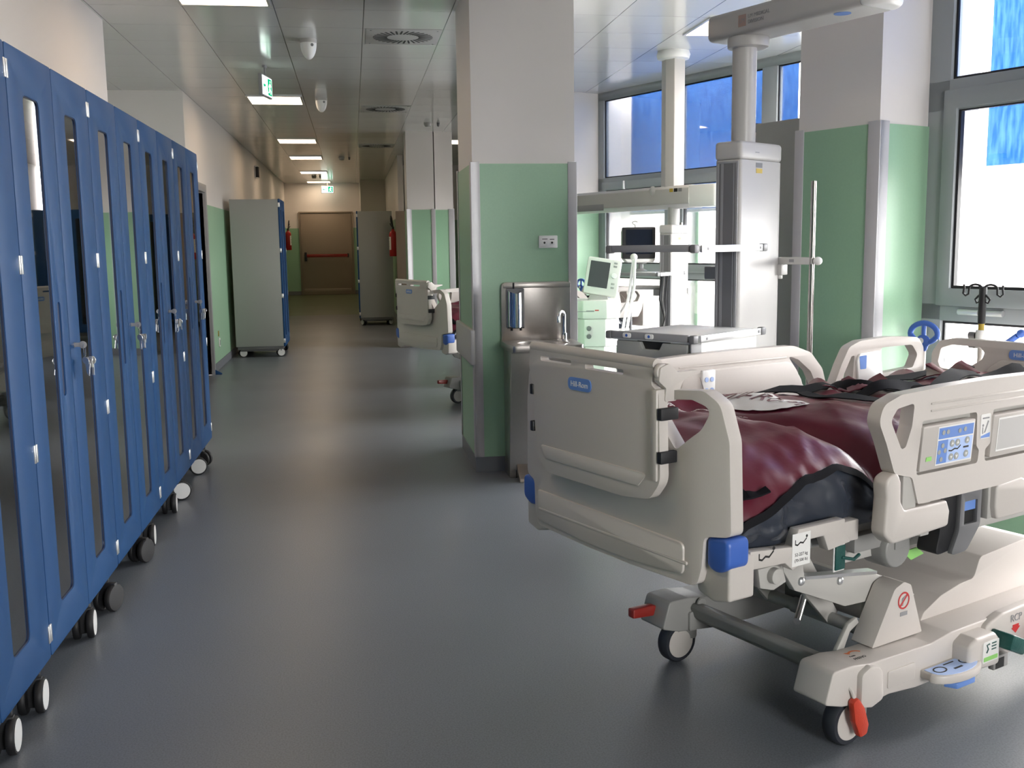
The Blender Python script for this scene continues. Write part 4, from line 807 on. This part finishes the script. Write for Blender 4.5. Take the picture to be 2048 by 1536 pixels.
# ------------------------------------------------------------------ mattress in its transport cover
def mattress(label, text=True):
    t = T('mattress', label, 'mattress', (0, 0, 0), 0, 'maroon covered mattresses')
    X0, X1 = -.515, 1.50; HW = .445; ZB = .688
    def zt(x): return .952-.030*math.exp(-((x+.02)/.10)**2)+.012*sin(x*5+1)-.02*max(0, -(x+.35))/.15
    def zb_(x):
        pts = [(-.52, .78), (-.40, .80), (-.25, .852), (-.12, .858), (-.05, .835), (.02, .80), (.1, .80), (1.6, .80)]
        for a, b in zip(pts, pts[1:]):
            if x <= b[0]: return a[1]+(b[1]-a[1])*max(0, (x-a[0])/(b[0]-a[0]))
        return .80
    def endf(x):
        q = abs((x-(X0+X1)/2)/((X1-X0)/2)); return max(0.0, 1-q**22)**(1/6)
    def disp(x, y):
        d = .010*noise.noise(Vector((x*5, y*7, 1.3)))+.006*noise.noise(Vector((x*13, y*11, 5)))
        rg = lambda p: 1-abs(2*noise.noise(p))
        d += .007*max(0, rg(Vector(((x*.8-y*.5)*5.5, (x*.5+y*.8)*2.2, 2)))-.62)/.38 + .0045*max(0, rg(Vector(((x-y*.7)*11, (x*.5+y*.8)*4.5, 7)))-.6)/.4
        d += .010*sin((x*.9-y*.75)*24+3*noise.noise(Vector((x*3, y*3, 0))))*(.3+.7*noise.noise(Vector((x*2.2, y*2.2, 9)))**2*4)*.6
        xc = -.01-.20*(y+.1); d -= .045*math.exp(-((x-xc)/.036)**2)*min(1, max(0, (.1-y)/.25))
        d += .018*math.exp(-((x-xc+.13)/.09)**2)*min(1, max(0, (.1-y)/.25))
        d += .085*math.exp(-((x-.0)/.22)**2-((y-.40)/.09)**2)
        return d
    def pt(x, a):
        c, s_ = cos(a), sin(a); e = endf(x)
        y = HW*(1 if c > 0 else -1)*abs(c)**.62*(.90+.10*e)
        ex = .55 if c > 0 else .72
        z = ZB+(zt(x)-ZB)*abs(s_)**ex*e
        return Vector((x, y, z+disp(x, y)*min(1, abs(s_)*2)*e))
    def ab(x):
        r = min(.98, (zb_(x)-ZB)/(zt(x)-ZB)); return pi-math.asin(min(1, r**(1/.72)))
    def cov(u, v):
        x = X0+(X1-X0)*u; p = pt(x, .02+(ab(x)-.02)*v); k = max(0, (v-.86)/.14)
        p.y -= .0035*k*sin(x*95+4*noise.noise(Vector((x*9, 0, 3)))); return tuple(p)
    MB().grid(cov, 130, 60).build('cover', 'maroon', t, smooth=80)
    def skirt(u, v):
        x = X0+.004+(X1-X0-.008)*u; p = pt(x, ab(x)); k = sin(pi*min(1, v*1.1))
        pl = .5+.5*sin(x*31+2.5*noise.noise(Vector((x*5, 0, 0)))); fold = .016*k*(pl**4)-.009*k*noise.noise(Vector((x*9, v*2, 4)))+.010*k*max(0, 1-abs(noise.noise(Vector((x*14-v*2, v*1.5, 8)))*4))
        zz = p.z*(1-v)+(.688)*v; yy = p.y*(1-v)+(-.415)*v - fold
        return (x, yy, zz)
    MB().grid(skirt, 140, 16).build('skirt', 'navy', t, smooth=80)
    def hem(u, v):
        x = X0+.01+(X1-X0-.02)*u; p = pt(x, ab(x)-.03+.10*v); return (x, p.y-.011, p.z)
    MB().grid(hem, 120, 2).build('hem_tape', 'strap', t, smooth=80)
    def top(x, y):
        lo, hi = .1, pi-.1
        for _ in range(26):
            md = (lo+hi)/2
            if pt(x, md).y > y: lo = md
            else: hi = md
        return pt(x, (lo+hi)/2)
    def ribbon(pts, w_, lift, mname='strap', nm='strap'):
        m = MB(); n = 24; P = [Vector(p) for p in pts]; L_ = []
        for i in range(n+1):
            f = i/n*(len(P)-1); k = min(int(f), len(P)-2); L_.append(P[k].lerp(P[k+1], f-k))
        vs = []
        for i, p in enumerate(L_):
            d = (L_[min(i+1, n)]-L_[max(i-1, 0)]).normalized(); q = Vector((-d.y, d.x))*w_/2
            for s_ in (-1, 1):
                c = p+q*s_; z = top(c.x, max(-.40, min(.41, c.y))).z; vs.append((c.x, c.y, z+.006+lift*abs(sin(i/n*pi*2.5))*(1+.5*s_)))
        vs += [(v[0], v[1], v[2]-.004) for v in vs]; N = 2*(n+1)
        fs = []
        for i in range(n): a = 2*i; fs += [(a, a+1, a+3, a+2), (a+N, a+2+N, a+3+N, a+1+N), (a, a+2, a+2+N, a+N), (a+1, a+1+N, a+3+N, a+3)]
        m.add(vs, fs).build(nm, mname, t, smooth=60)
    ribbon([(.36, .40), (.46, .25), (.42, .05), (.55, -.10), (.50, -.36)], .05, .012)
    ribbon([(.72, .40), (.66, .18), (.78, .0), (.72, -.2), (.76, -.40)], .055, .030)
    ribbon([(.25, .30), (.55, .22), (.85, .24), (1.2, .16), (1.42, .20)], .05, .022)
    ribbon([(.60, .10), (.85, -.02), (1.15, .05), (1.40, -.05)], .06, .028)
    ribbon([(.55, .32), (.66, .20), (.80, .12)], .14, .035, 'maroon', 'cover_flap'); ribbon([(1.02, .34), (1.14, .18), (1.28, .10)], .15, .03, 'maroon', 'cover_flap')
    ribbon([(-.505, -.30), (-.46, -.405), (-.40, -.425)], .03, .003)
    m = MB(); q = top(.10, .36); X = Matrix.Translation((q.x, q.y, q.z+.03)) @ Matrix.Rotation(rad(70), 4, 'Y') @ Matrix.Rotation(rad(30), 4, 'X'); m = MB(X); m.box(-.03, .03, -.012, .012, 0, .001); m.build('care_tag', 'label', t)
    if text:
        def drape(m, nm, mt, lift):
            for i, v in enumerate(m.v): m.v[i] = Vector((v.x, v.y, top(v.x, v.y).z+lift+(v.z-.9)))
            return m.build(nm, mt, t, smooth=60)
        out = [(.045, .36), (.235, .36), (.25, .10), (.225, .02), (.19, -.055), (.10, -.05), (.065, .0), (.05, .10)]; m = MB()
        P = fillet(out, .03, 6); ys = [(-.055+.415*k/26) for k in range(27)]
        def clipx(y):
            xs = [];
            for a, b in zip(P, P[1:]+P[:1]):
                if (a[1]-y)*(b[1]-y) < 0: xs.append(a[0]+(b[0]-a[0])*(y-a[1])/(b[1]-a[1]))
            return (min(xs), max(xs)) if len(xs) > 1 else None
        rows = [(y, clipx(y+.0003)) for y in ys]; rows = [(y, c) for y, c in rows if c]
        nn = 8; vs = [(c[0]+(c[1]-c[0])*k/nn, y, .9) for y, c in rows for k in range(nn+1)]
        fs = [(i*(nn+1)+k, i*(nn+1)+k+1, (i+1)*(nn+1)+k+1, (i+1)*(nn+1)+k) for i in range(len(rows)-1) for k in range(nn)]
        drape(m.add(vs, fs), 'logo_patch', 'label', .006)
        drape(MB().text('Hill-Rom', .115, (.165, .16, .9), (0, -1, 0), (1, 0, 0), .0002), 'patch_lettering', 'maroon', .010)
        drape(MB().text('Progressa Pulmonary Surface', .036, (-.085, .17, .9), (0, -1, 0), (1, 0, 0), .0002), 'surface_lettering', 'label', .010)
    return t
mt1 = mattress('maroon bagged mattress with white lettering on the close bed'); mt1.location = bed1.location; mt1.rotation_euler = bed1.rotation_euler
copy_tree(bed1, (1.10, 9.20, 0), WROT+.02, 'cream hospital bed half hidden behind the green column beside the corridor')
copy_tree(mt1, (1.10, 9.20, 0), WROT+.02, 'maroon bagged mattress on the bed half hidden behind the green column', skip=('surface_lettering',))

# ------------------------------------------------------------------ ceiling service pendants
def pendant(label, n0, s0, rot, ztop, zbot, col, shelf_z, pole, arm_z):
    """root on the floor below the service head, local x = out to the window, local y = along the windows"""
    t = T('service_pendant', label, 'medical pendant', wp(n0, s0), WROT, 'ceiling service pendants')
    X = Matrix.Rotation(rot-WROT, 4, 'Z')
    hx, hy = .175, .0625
    m = MB(X); m.prism(fillet([(-hx, -hy), (hx, -hy), (hx, hy), (-hx, hy)], [.02, .045, .045, .02], 5), zbot, ztop-.075, 'z'); hd = m.build('service_head', 'offw', t, bevel=.004)
    m = MB(X); m.prism(fillet([(-hx-.003, -hy-.003), (hx+.003, -hy-.003), (hx+.003, hy+.003), (-hx-.003, hy+.003)], [.022, .05, .05, .022], 5), ztop-.075, ztop, 'z'); m.build('head_cap', 'offw', hd, bevel=.014, seg=3)
    m = MB(X); m.prism(rr(-.052, .052, zbot+.05, ztop-.082, .004), -hx-.004, -hx+.01, 'x', [rr(-.040, .040, zbot+.07, ztop-.09, .004)]); m.build('channel_frame', 'mgrey', hd, bevel=.002)
    m = MB(X); m.box(-hx-.0015, -hx+.002, -.041, .041, zbot+.065, ztop-.085); m.build('channel', 'dgrey', hd)
    m = MB(X); m.box(-hx-.003, -hx+.002, .018, .030, zbot+.065, ztop-.085); m.box(-hx-.003, -hx+.002, -.036, -.030, zbot+.065, ztop-.085); m.build('channel_rib', 'mgrey', hd)
    m = MB(X); m.box(-.055, -.005, -hy-.0012, -hy, ztop-.105, ztop-.085); m.build('type_plate', 'dgrey', hd)
    m = MB(X); m.box(-.053, -.005, -hy-.0012, -hy, ztop-.128, ztop-.109); m.build('warning_plate', 'yellow', hd)
    m = MB(X); m.box(-.065, -.035, -hy-.004, -hy-.002, ztop-.045, ztop-.041); m.build('head_mark', 'gink', hd)
    for zz in (ztop-.21, ztop-.33, ztop-.58):
        m = MB(X); m.cyl((-.08, hy, zz), .019, .028, 'y', 14); m.cyl((-.08, hy+.028, zz), .012, .012, 'y', 12); m.build('gas_outlet', 'mgrey', hd)
    m = MB(X); m.cyl((-.08, hy, ztop-.46), .02, .03, 'y', 14); m.build('gas_outlet', 'oink', hd)
    m = MB(X); m.box(-.11, -.05, hy, hy+.09, arm_z-.075, arm_z-.02); m.build('side_bracket', 'mgrey', hd, bevel=.004)
    # shelf and drawer unit
    def tray(z, nm, thick):
        s_ = MB(X).prism(rr(-.672, -hx-.006, -.175, .225, .02), z-thick, z-.004, 'z').build(nm, 'satin' if thick < .03 else 'white', t, bevel=.003)
        m = MB(X); m.box(-.685, -.664, -.16, .21, z-.024, z+.004); m.build('shelf_edge', 'mgrey', s_, bevel=.004)
        m = MB(X); m.box(-.64, -hx-.01, -.190, -.180, z-.026, z+.001); m.build('side_rail', 'satin', s_, bevel=.002)
        m = MB(X)
        for (cx, cy) in ((-.676, -.178), (-.676, .225), (-hx-.012, -.180)):
            m = MB(X); m.box(cx-.015, cx+.02, cy-.014, cy+.012, z-.028, z+.004); m.build('corner_block', 'dgrey', s_, bevel=.006)
        for xx in (-.60, -.22):
            m = MB(X); m.cyl((xx, -.1915, z-.012), .006, .002, 'y', 12); m.build('rail_screw', 'gink', s_)
        return s_
    tray(shelf_z, 'shelf', .022)
    if zbot < .9 and shelf_z > 1.3:
        dz = 1.142
        tp = tray(dz, 'drawer_top', .03)
        m = MB(X); m.prism(rr(-.655, -hx-.01, -.160, .205, .008), .72, dz-.03, 'z'); m.build('drawer_case', 'white', t, bevel=.003)
        for k in range(2):
            z1 = dz-.034-.19*k; z0 = z1-.18
            dr = MB(X).prism(fillet([(-.15, z0), (.19, z0), (.19, z1), (.075, z1), (.06, z1-.028), (-.02, z1-.028), (-.035, z1), (-.15, z1)], .004, 2), -.675, -.655, 'x').build('drawer', 'grey', t, bevel=.003)
            m = MB(X); m.box(-.656, -.6535, -.06, .10, z1-.05, z1+.004); m.build('drawer_grip', 'ink', dr)
        m = MB(X); m.box(-.670, -.60, -.166, -.158, .72, dz-.03); m.build('case_edge', 'dgrey', t, bevel=.002)
        for yy in (.13, .02):
            m = MB(X); m.prism(rr(yy-.02, yy+.02, dz-.020, dz+.0, .008), -.689, -.684, 'x'); k = m.build('push_button', 'white', tp, bevel=.001)
            m = MB(X); m.prism(circ(yy, dz-.010, .006, 12), -.690, -.688, 'x'); m.build('button_dot', 'bedblue', k)
    # drip pole on its clamp arm
    (px, py), pz0, pz1 = pole
    R2 = X.inverted() @ Vector((px, py, 0))
    q = Vector((hx-.01, -hy+.01, 0)) if pole[0][1] < 0 or True else None
    a = X @ q; d = Vector((px, py, 0))-a; L_ = d.length; ang = math.atan2(d.y, d.x)
    Y = Matrix.Translation((a.x, a.y, 0)) @ Matrix.Rotation(ang, 4, 'Z')
    m = MB(Y); m.box(-.02, L_+.01, -.012, .012, arm_z-.016, arm_z+.016); ar = m.build('pole_arm', 'offw', t, bevel=.004)
    m = MB(Y); m.box(-.03, .035, -.022, .022, arm_z-.062, arm_z-.014); m.cyl((.005, 0, arm_z-.08), .016, .02, n=14); m.build('arm_joint', 'offw', ar, bevel=.004)
    m = MB(Y); m.cyl((L_+.012, 0, arm_z), .0, .0001, 'x', 8); m.ell((L_+.03, 0, arm_z), .02, .018, .018); m.build('clamp_knob', 'white', ar)
    m = MB(Y); m.box(L_*.38, L_*.52, -.0128, -.012, arm_z-.006, arm_z+.007); m.build('arm_print', 'gink', ar)
    MB().tube([(px, py, pz0), (px, py, pz1)], .0125, 14).build('drip_pole', 'darksteel', t)
    return t, X
def wl(x, y, n0, s0):                # world xy -> pendant root local xy
    n = x*cos(WROT)+y*sin(WROT); s = -x*sin(WROT)+y*cos(WROT); return (n-n0, s-s0)
n0, s0 = 3.259, 3.186
P1, X1 = pendant('tall white service column with shelf, drawers and steel pole behind the close bed', n0, s0, rad(36.9), 1.91, .72, None, 1.484, (wl(1.946, 4.131, n0, s0), .8, 1.747), 1.41)
cx, cy = wl(1.671, 4.241, n0, s0)
m = MB(); m.cyl((cx, cy, 1.90), .051, .42, n=28); m.build('column', 'offw', P1)
m = MB(); m.cyl((cx+.01, cy-.01, 2.305), .086, .045, n=32); m.build('collar', 'offw', P1, bevel=.006)
bm_ = MB().prism(rr(3.16-n0, 3.36-n0, 2.346, 2.456, .03, 6), 2.56-s0, 3.352-s0, 'y').build('arm_beam', 'offw', P1, bevel=.008, seg=2)
m = MB(); m.prism([(3.16-n0, 2.57-s0)]+[(3.26-n0-.1*cos(a), 2.57-s0-.1*sin(a)) for a in [k*pi/12 for k in range(1, 12)]]+[(3.36-n0, 2.57-s0)], 2.346, 2.456, 'z'); m.build('beam_end', 'white', bm_, bevel=.025, seg=3)
m = MB(); m.prism(circ(3.215-n0, 2.68-s0, .032, 24), 2.3445, 2.3465, 'z'); m.build('bearing_cap', 'midblue', bm_)
m = MB(); m.cyl((3.26-n0, 2.62-s0, 2.45), .085, .68, n=28); m.build('ceiling_tube', 'offw', P1)
m = MB(); m.box(3.159-n0, 3.160-n0, 3.126-s0, 3.169-s0, 2.377, 2.424); lg = m.build('logo_square', 'pinkish', bm_)
m = MB(); m.text('LM', .026, (3.1588-n0, 3.1475-s0, 2.40), (0, -1, 0), (0, 0, 1), .0003); m.build('logo_print', 'gink', lg)
m = MB(); m.text('LM MEDICAL', .021, (3.1592-n0, 3.115-s0, 2.412), (0, -1, 0), (0, 0, 1), .0004, 'LEFT'); m.text('DIVISION', .021, (3.1592-n0, 3.115-s0, 2.389), (0, -1, 0), (0, 0, 1), .0004, 'LEFT'); m.build('lettering', 'gink', bm_)
n0, s0 = 6.09, 6.843
P2_, X2 = pendant('service column by the far window, hanging under a long white beam, with monitor shelf', n0, s0, rad(46), 1.645, .62, None, 1.245, (wl(2.867, 8.70, n0, s0), .55, 1.665), 1.10)
bx, by = 6.097-n0, 6.886-s0
m = MB(); m.prism(fillet([(bx-.06, by-.085), (bx+.06, by-.085), (bx+.085, by), (bx+.06, by+.085), (bx-.06, by+.085), (bx-.085, by)], .01), 1.95, 3.10, 'z'); m.build('ceiling_tube', 'offw', P2_)
m = MB(); m.lathe([(.09, -.075), (.135, -.065), (.145, -.03), (.135, 0), (.09, 0)], (bx, by, CZ), 32); m.build('ceiling_ring', 'white', P2_)
m = MB(); m.cyl((-.01, .005, 1.63), .052, .18, n=24); m.build('column', 'offw', P2_)
b2 = MB().prism(fillet([(5.98-n0, 1.82), (5.98-n0, 1.955), (6.02-n0, 1.98), (6.18-n0, 1.98), (6.22-n0, 1.955), (6.22-n0, 1.82), (6.14-n0, 1.785), (6.06-n0, 1.785)], .012), 6.55-s0, 8.5-s0, 'y').build('long_beam', 'offw', P2_, bevel=.006)
m = MB(); m.prism(fillet([(5.985-n0, 6.56-s0), (6.03-n0, 6.27-s0), (6.17-n0, 6.27-s0), (6.215-n0, 6.56-s0)], [.01, .05, .05, .01]), 1.79, 1.975, 'z'); m.build('beam_end', 'white', b2, bevel=.02, seg=3)
m = MB(); m.box(5.978-n0, 5.981-n0, 7.72-s0, 8.4-s0, 1.80, 1.86); m.build('beam_lamp_window', 'mgrey', b2, bevel=.002)
for k, mm in enumerate(('yellow', 'ink', 'gink')):
    m = MB(); m.box(5.9785-n0, 5.981-n0, 6.79-.056*k-s0-.045, 6.79-.056*k-s0, 1.925, 1.955); m.build('beam_label', mm, b2)
m = MB(); m.lathe([(0, -.012), (.03, -.006), (.045, .004), (0, .004)], (5.98-n0, 7.02-s0, 1.945), 20, 'x'); m.build('beam_knob', 'offw', b2)
ax, ay = wl(2.817, 8.718, n0, s0); px, py = wl(2.45, 8.835, n0, s0)
m = MB(); m.box(0, 0.001, 0, .001, 1.09, 1.091); m = MB(); m.tube([(-.05, .05, 1.095), (px, py, 1.10)], .019, 10); pa = m.build('circuit_arm', 'offw', P2_)
MB().tube([(px, py, .70), (px, py, 1.13)], .011, 12).build('second_pole', 'mgrey', P2_)
for k in range(3):
    m = MB(); X = X2; qs = [(-.19, .03-.03*k, 1.22), (-.21, .04-.03*k, 1.0), (-.18-.02*k, .01-.02*k, .86), (-.21, -.03+.03*k, .70)]
    m = MB(X2); m.tube(qs, .006, 8); m.build('cable', ('black', 'cgrey', 'black')[k], P2_)
# patient monitor on the far pendant's shelf
t = T('patient_monitor', 'black-screened patient monitor standing on the far service shelf', 'monitor', (2.50, 8.78, 1.245), rad(-6))
m = MB(); m.prism(rr(-.146, .146, .11, .385, .015), -.05, .0, 'y'); hs = m.build('screen_frame', 'black', t, bevel=.006)
m = MB(); m.box(-.118, .118, -.0515, -.049, .15, .365); m.build('screen', 'screen', hs)
m = MB(); m.prism(rr(-.135, .155, .105, .36, .02), .0, .13, 'y'); m.build('housing', 'white', t, bevel=.012)
m = MB(); m.prism([(-.13, .11), (.15, .11), (.13, .075), (-.10, .075)], -.045, .12, 'y'); m.build('base_shell', 'white', t, bevel=.008)
m = MB(); m.lathe([(.06, .076), (.05, .065), (.022, .06), (.022, .02), (.05, .006), (.06, .0), (0, 0)], (.03, .03, .002), 20); m.build('swivel_stand', 'mgrey', t)
m = MB(); m.tube([(-.03, -.02, .385), (-.03, -.02, .405), (-.05, -.02, .415), (-.055, -.02, .43), (-.03, -.02, .437), (-.01, -.02, .43)], .005, 8); m.build('hook', 'grey', t)
m = MB(); m.box(.156, .1575, .02, .11, .14, .34); m.build('side_label', 'label', t)
# ------------------------------------------------------------------ ventilator
t = T('ventilator', 'pale ventilator on a cart with tilted grey screen beside the green column', 'ventilator', (1.83, 7.62, 0), rad(-14), None)
oct_ = lambda w_, d, c: [(-w_, -d+c), (-w_+c, -d), (w_-c, -d), (w_, -d+c), (w_, d), (-w_, d)]
m = MB(); m.prism(fillet(oct_(.16, .17, .09), .012), .20, .72, 'z'); m.build('cart_body', 'vent', t, bevel=.006)
m = MB(); m.prism(fillet(oct_(.18, .18, .10), .015), .72, .93, 'z'); m.build('drive_unit', 'vent', t, bevel=.008)
m = MB(); m.prism(fillet(oct_(.19, .19, .10), .02), .93, 1.07, 'z'); tp = m.build('top_unit', 'vent', t, bevel=.012)
m = MB(); m.box(-.065, -.005, -.1915, -.19, .985, .995); m.box(-.13, -.06, -.19-.0005, -.188, .985, .99); m.build('name_print', 'gink', tp)
m = MB(); m.box(.0, .03, -.1915, -.189, .992, 1.0); m.build('warning_print', 'rink', tp)
m = MB(); m.prism([(.165, .24), (.165, .70), (.162, .70), (.162, .24)], -.06, .14, 'y'); m.build('side_door', 'grey', t)
m = MB(); m.box(.161, .167, -.02, .07, .64, .665); m.build('door_slot', 'ink', t)
for zz in (.86, .80): m = MB(); m.lathe([(0, -.03), (.018, -.028), (.018, 0), (0, 0)], (-.045, -.18, zz), 16, 'y'); m.build('gas_port', 'dgrey', t)
for zz in (.62, .55, .48): m = MB(); m.cyl((-.165, -.03, zz), .012, .02, 'x', 10); m.build('side_port', 'black', t)
m = MB(); m.box(-.22, .22, -.24, .22, .10, .15); m.box(-.14, .14, -.15, .15, .15, .2); m.build('cart_base', 'grey', t, bevel=.015)
for sx in (-.19, .19):
    for sy in (-.2, .19): castor(t, sx, sy, .4, .045)
X = Matrix.Translation((.035, -.06, 1.10)) @ Matrix.Rotation(rad(9), 4, 'Y') @ Matrix.Rotation(rad(-12), 4, 'X')
m = MB(X); m.prism(rr(-.13, .13, .0, .285, .02), -.03, .03, 'y'); sc = m.build('display_unit', 'vent', t, bevel=.010)
m = MB(X); m.prism(rr(-.105, .045, .055, .255, .004), -.0315, -.029, 'y'); m.build('screen', 'gscreen', sc)
m = MB(X); m.lathe([(0, -.018), (.020, -.016), (.022, 0), (0, 0)], (.085, -.03, .16), 18, 'y'); m.build('dial', 'white', sc)
for zz in (.06, .09, .225, .25): m = MB(X); m.box(.072, .098, -.034, -.03, zz, zz+.014); m.build('key', 'grey', sc, bevel=.001)
m = MB(); m.prism([(-.06, 1.06), (.10, 1.06), (.08, 1.13), (-.03, 1.13)], -.07, -.01, 'y'); m.build('display_neck', 'offw', t, bevel=.004)
hz = [(.30, .16, 1.40), (.295, .15, 1.36), (.27, .13, 1.15), (.22, .08, .86), (.19, .0, .72)]
m = MB(); m.tube([(.16, .12, .9), (.26, .20, 1.05), (.30, .17, 1.36)], .009, 8); m.build('support_arm', 'cgrey', t)
m = MB(); m.ell((.30, .16, 1.385), .028, .028, .028); m.build('hose_holder', 'vent', t)
for k in range(2):
    q = [(x+(.03 if k else 0)*(1 if i > 1 else .4), y-.01*k, z) for i, (x, y, z) in enumerate(hz)]
    m = MB(); n = 60; pts = []
    for i in range(n+1):
        f = i/n*(len(q)-1); j = min(int(f), len(q)-2); pts.append(tuple(Vector(q[j]).lerp(Vector(q[j+1]), f-j)))
    m.tube(pts, [.011+.0016*(i % 2) for i in range(n+1)], 10); m.build('breathing_hose', 'white', t)
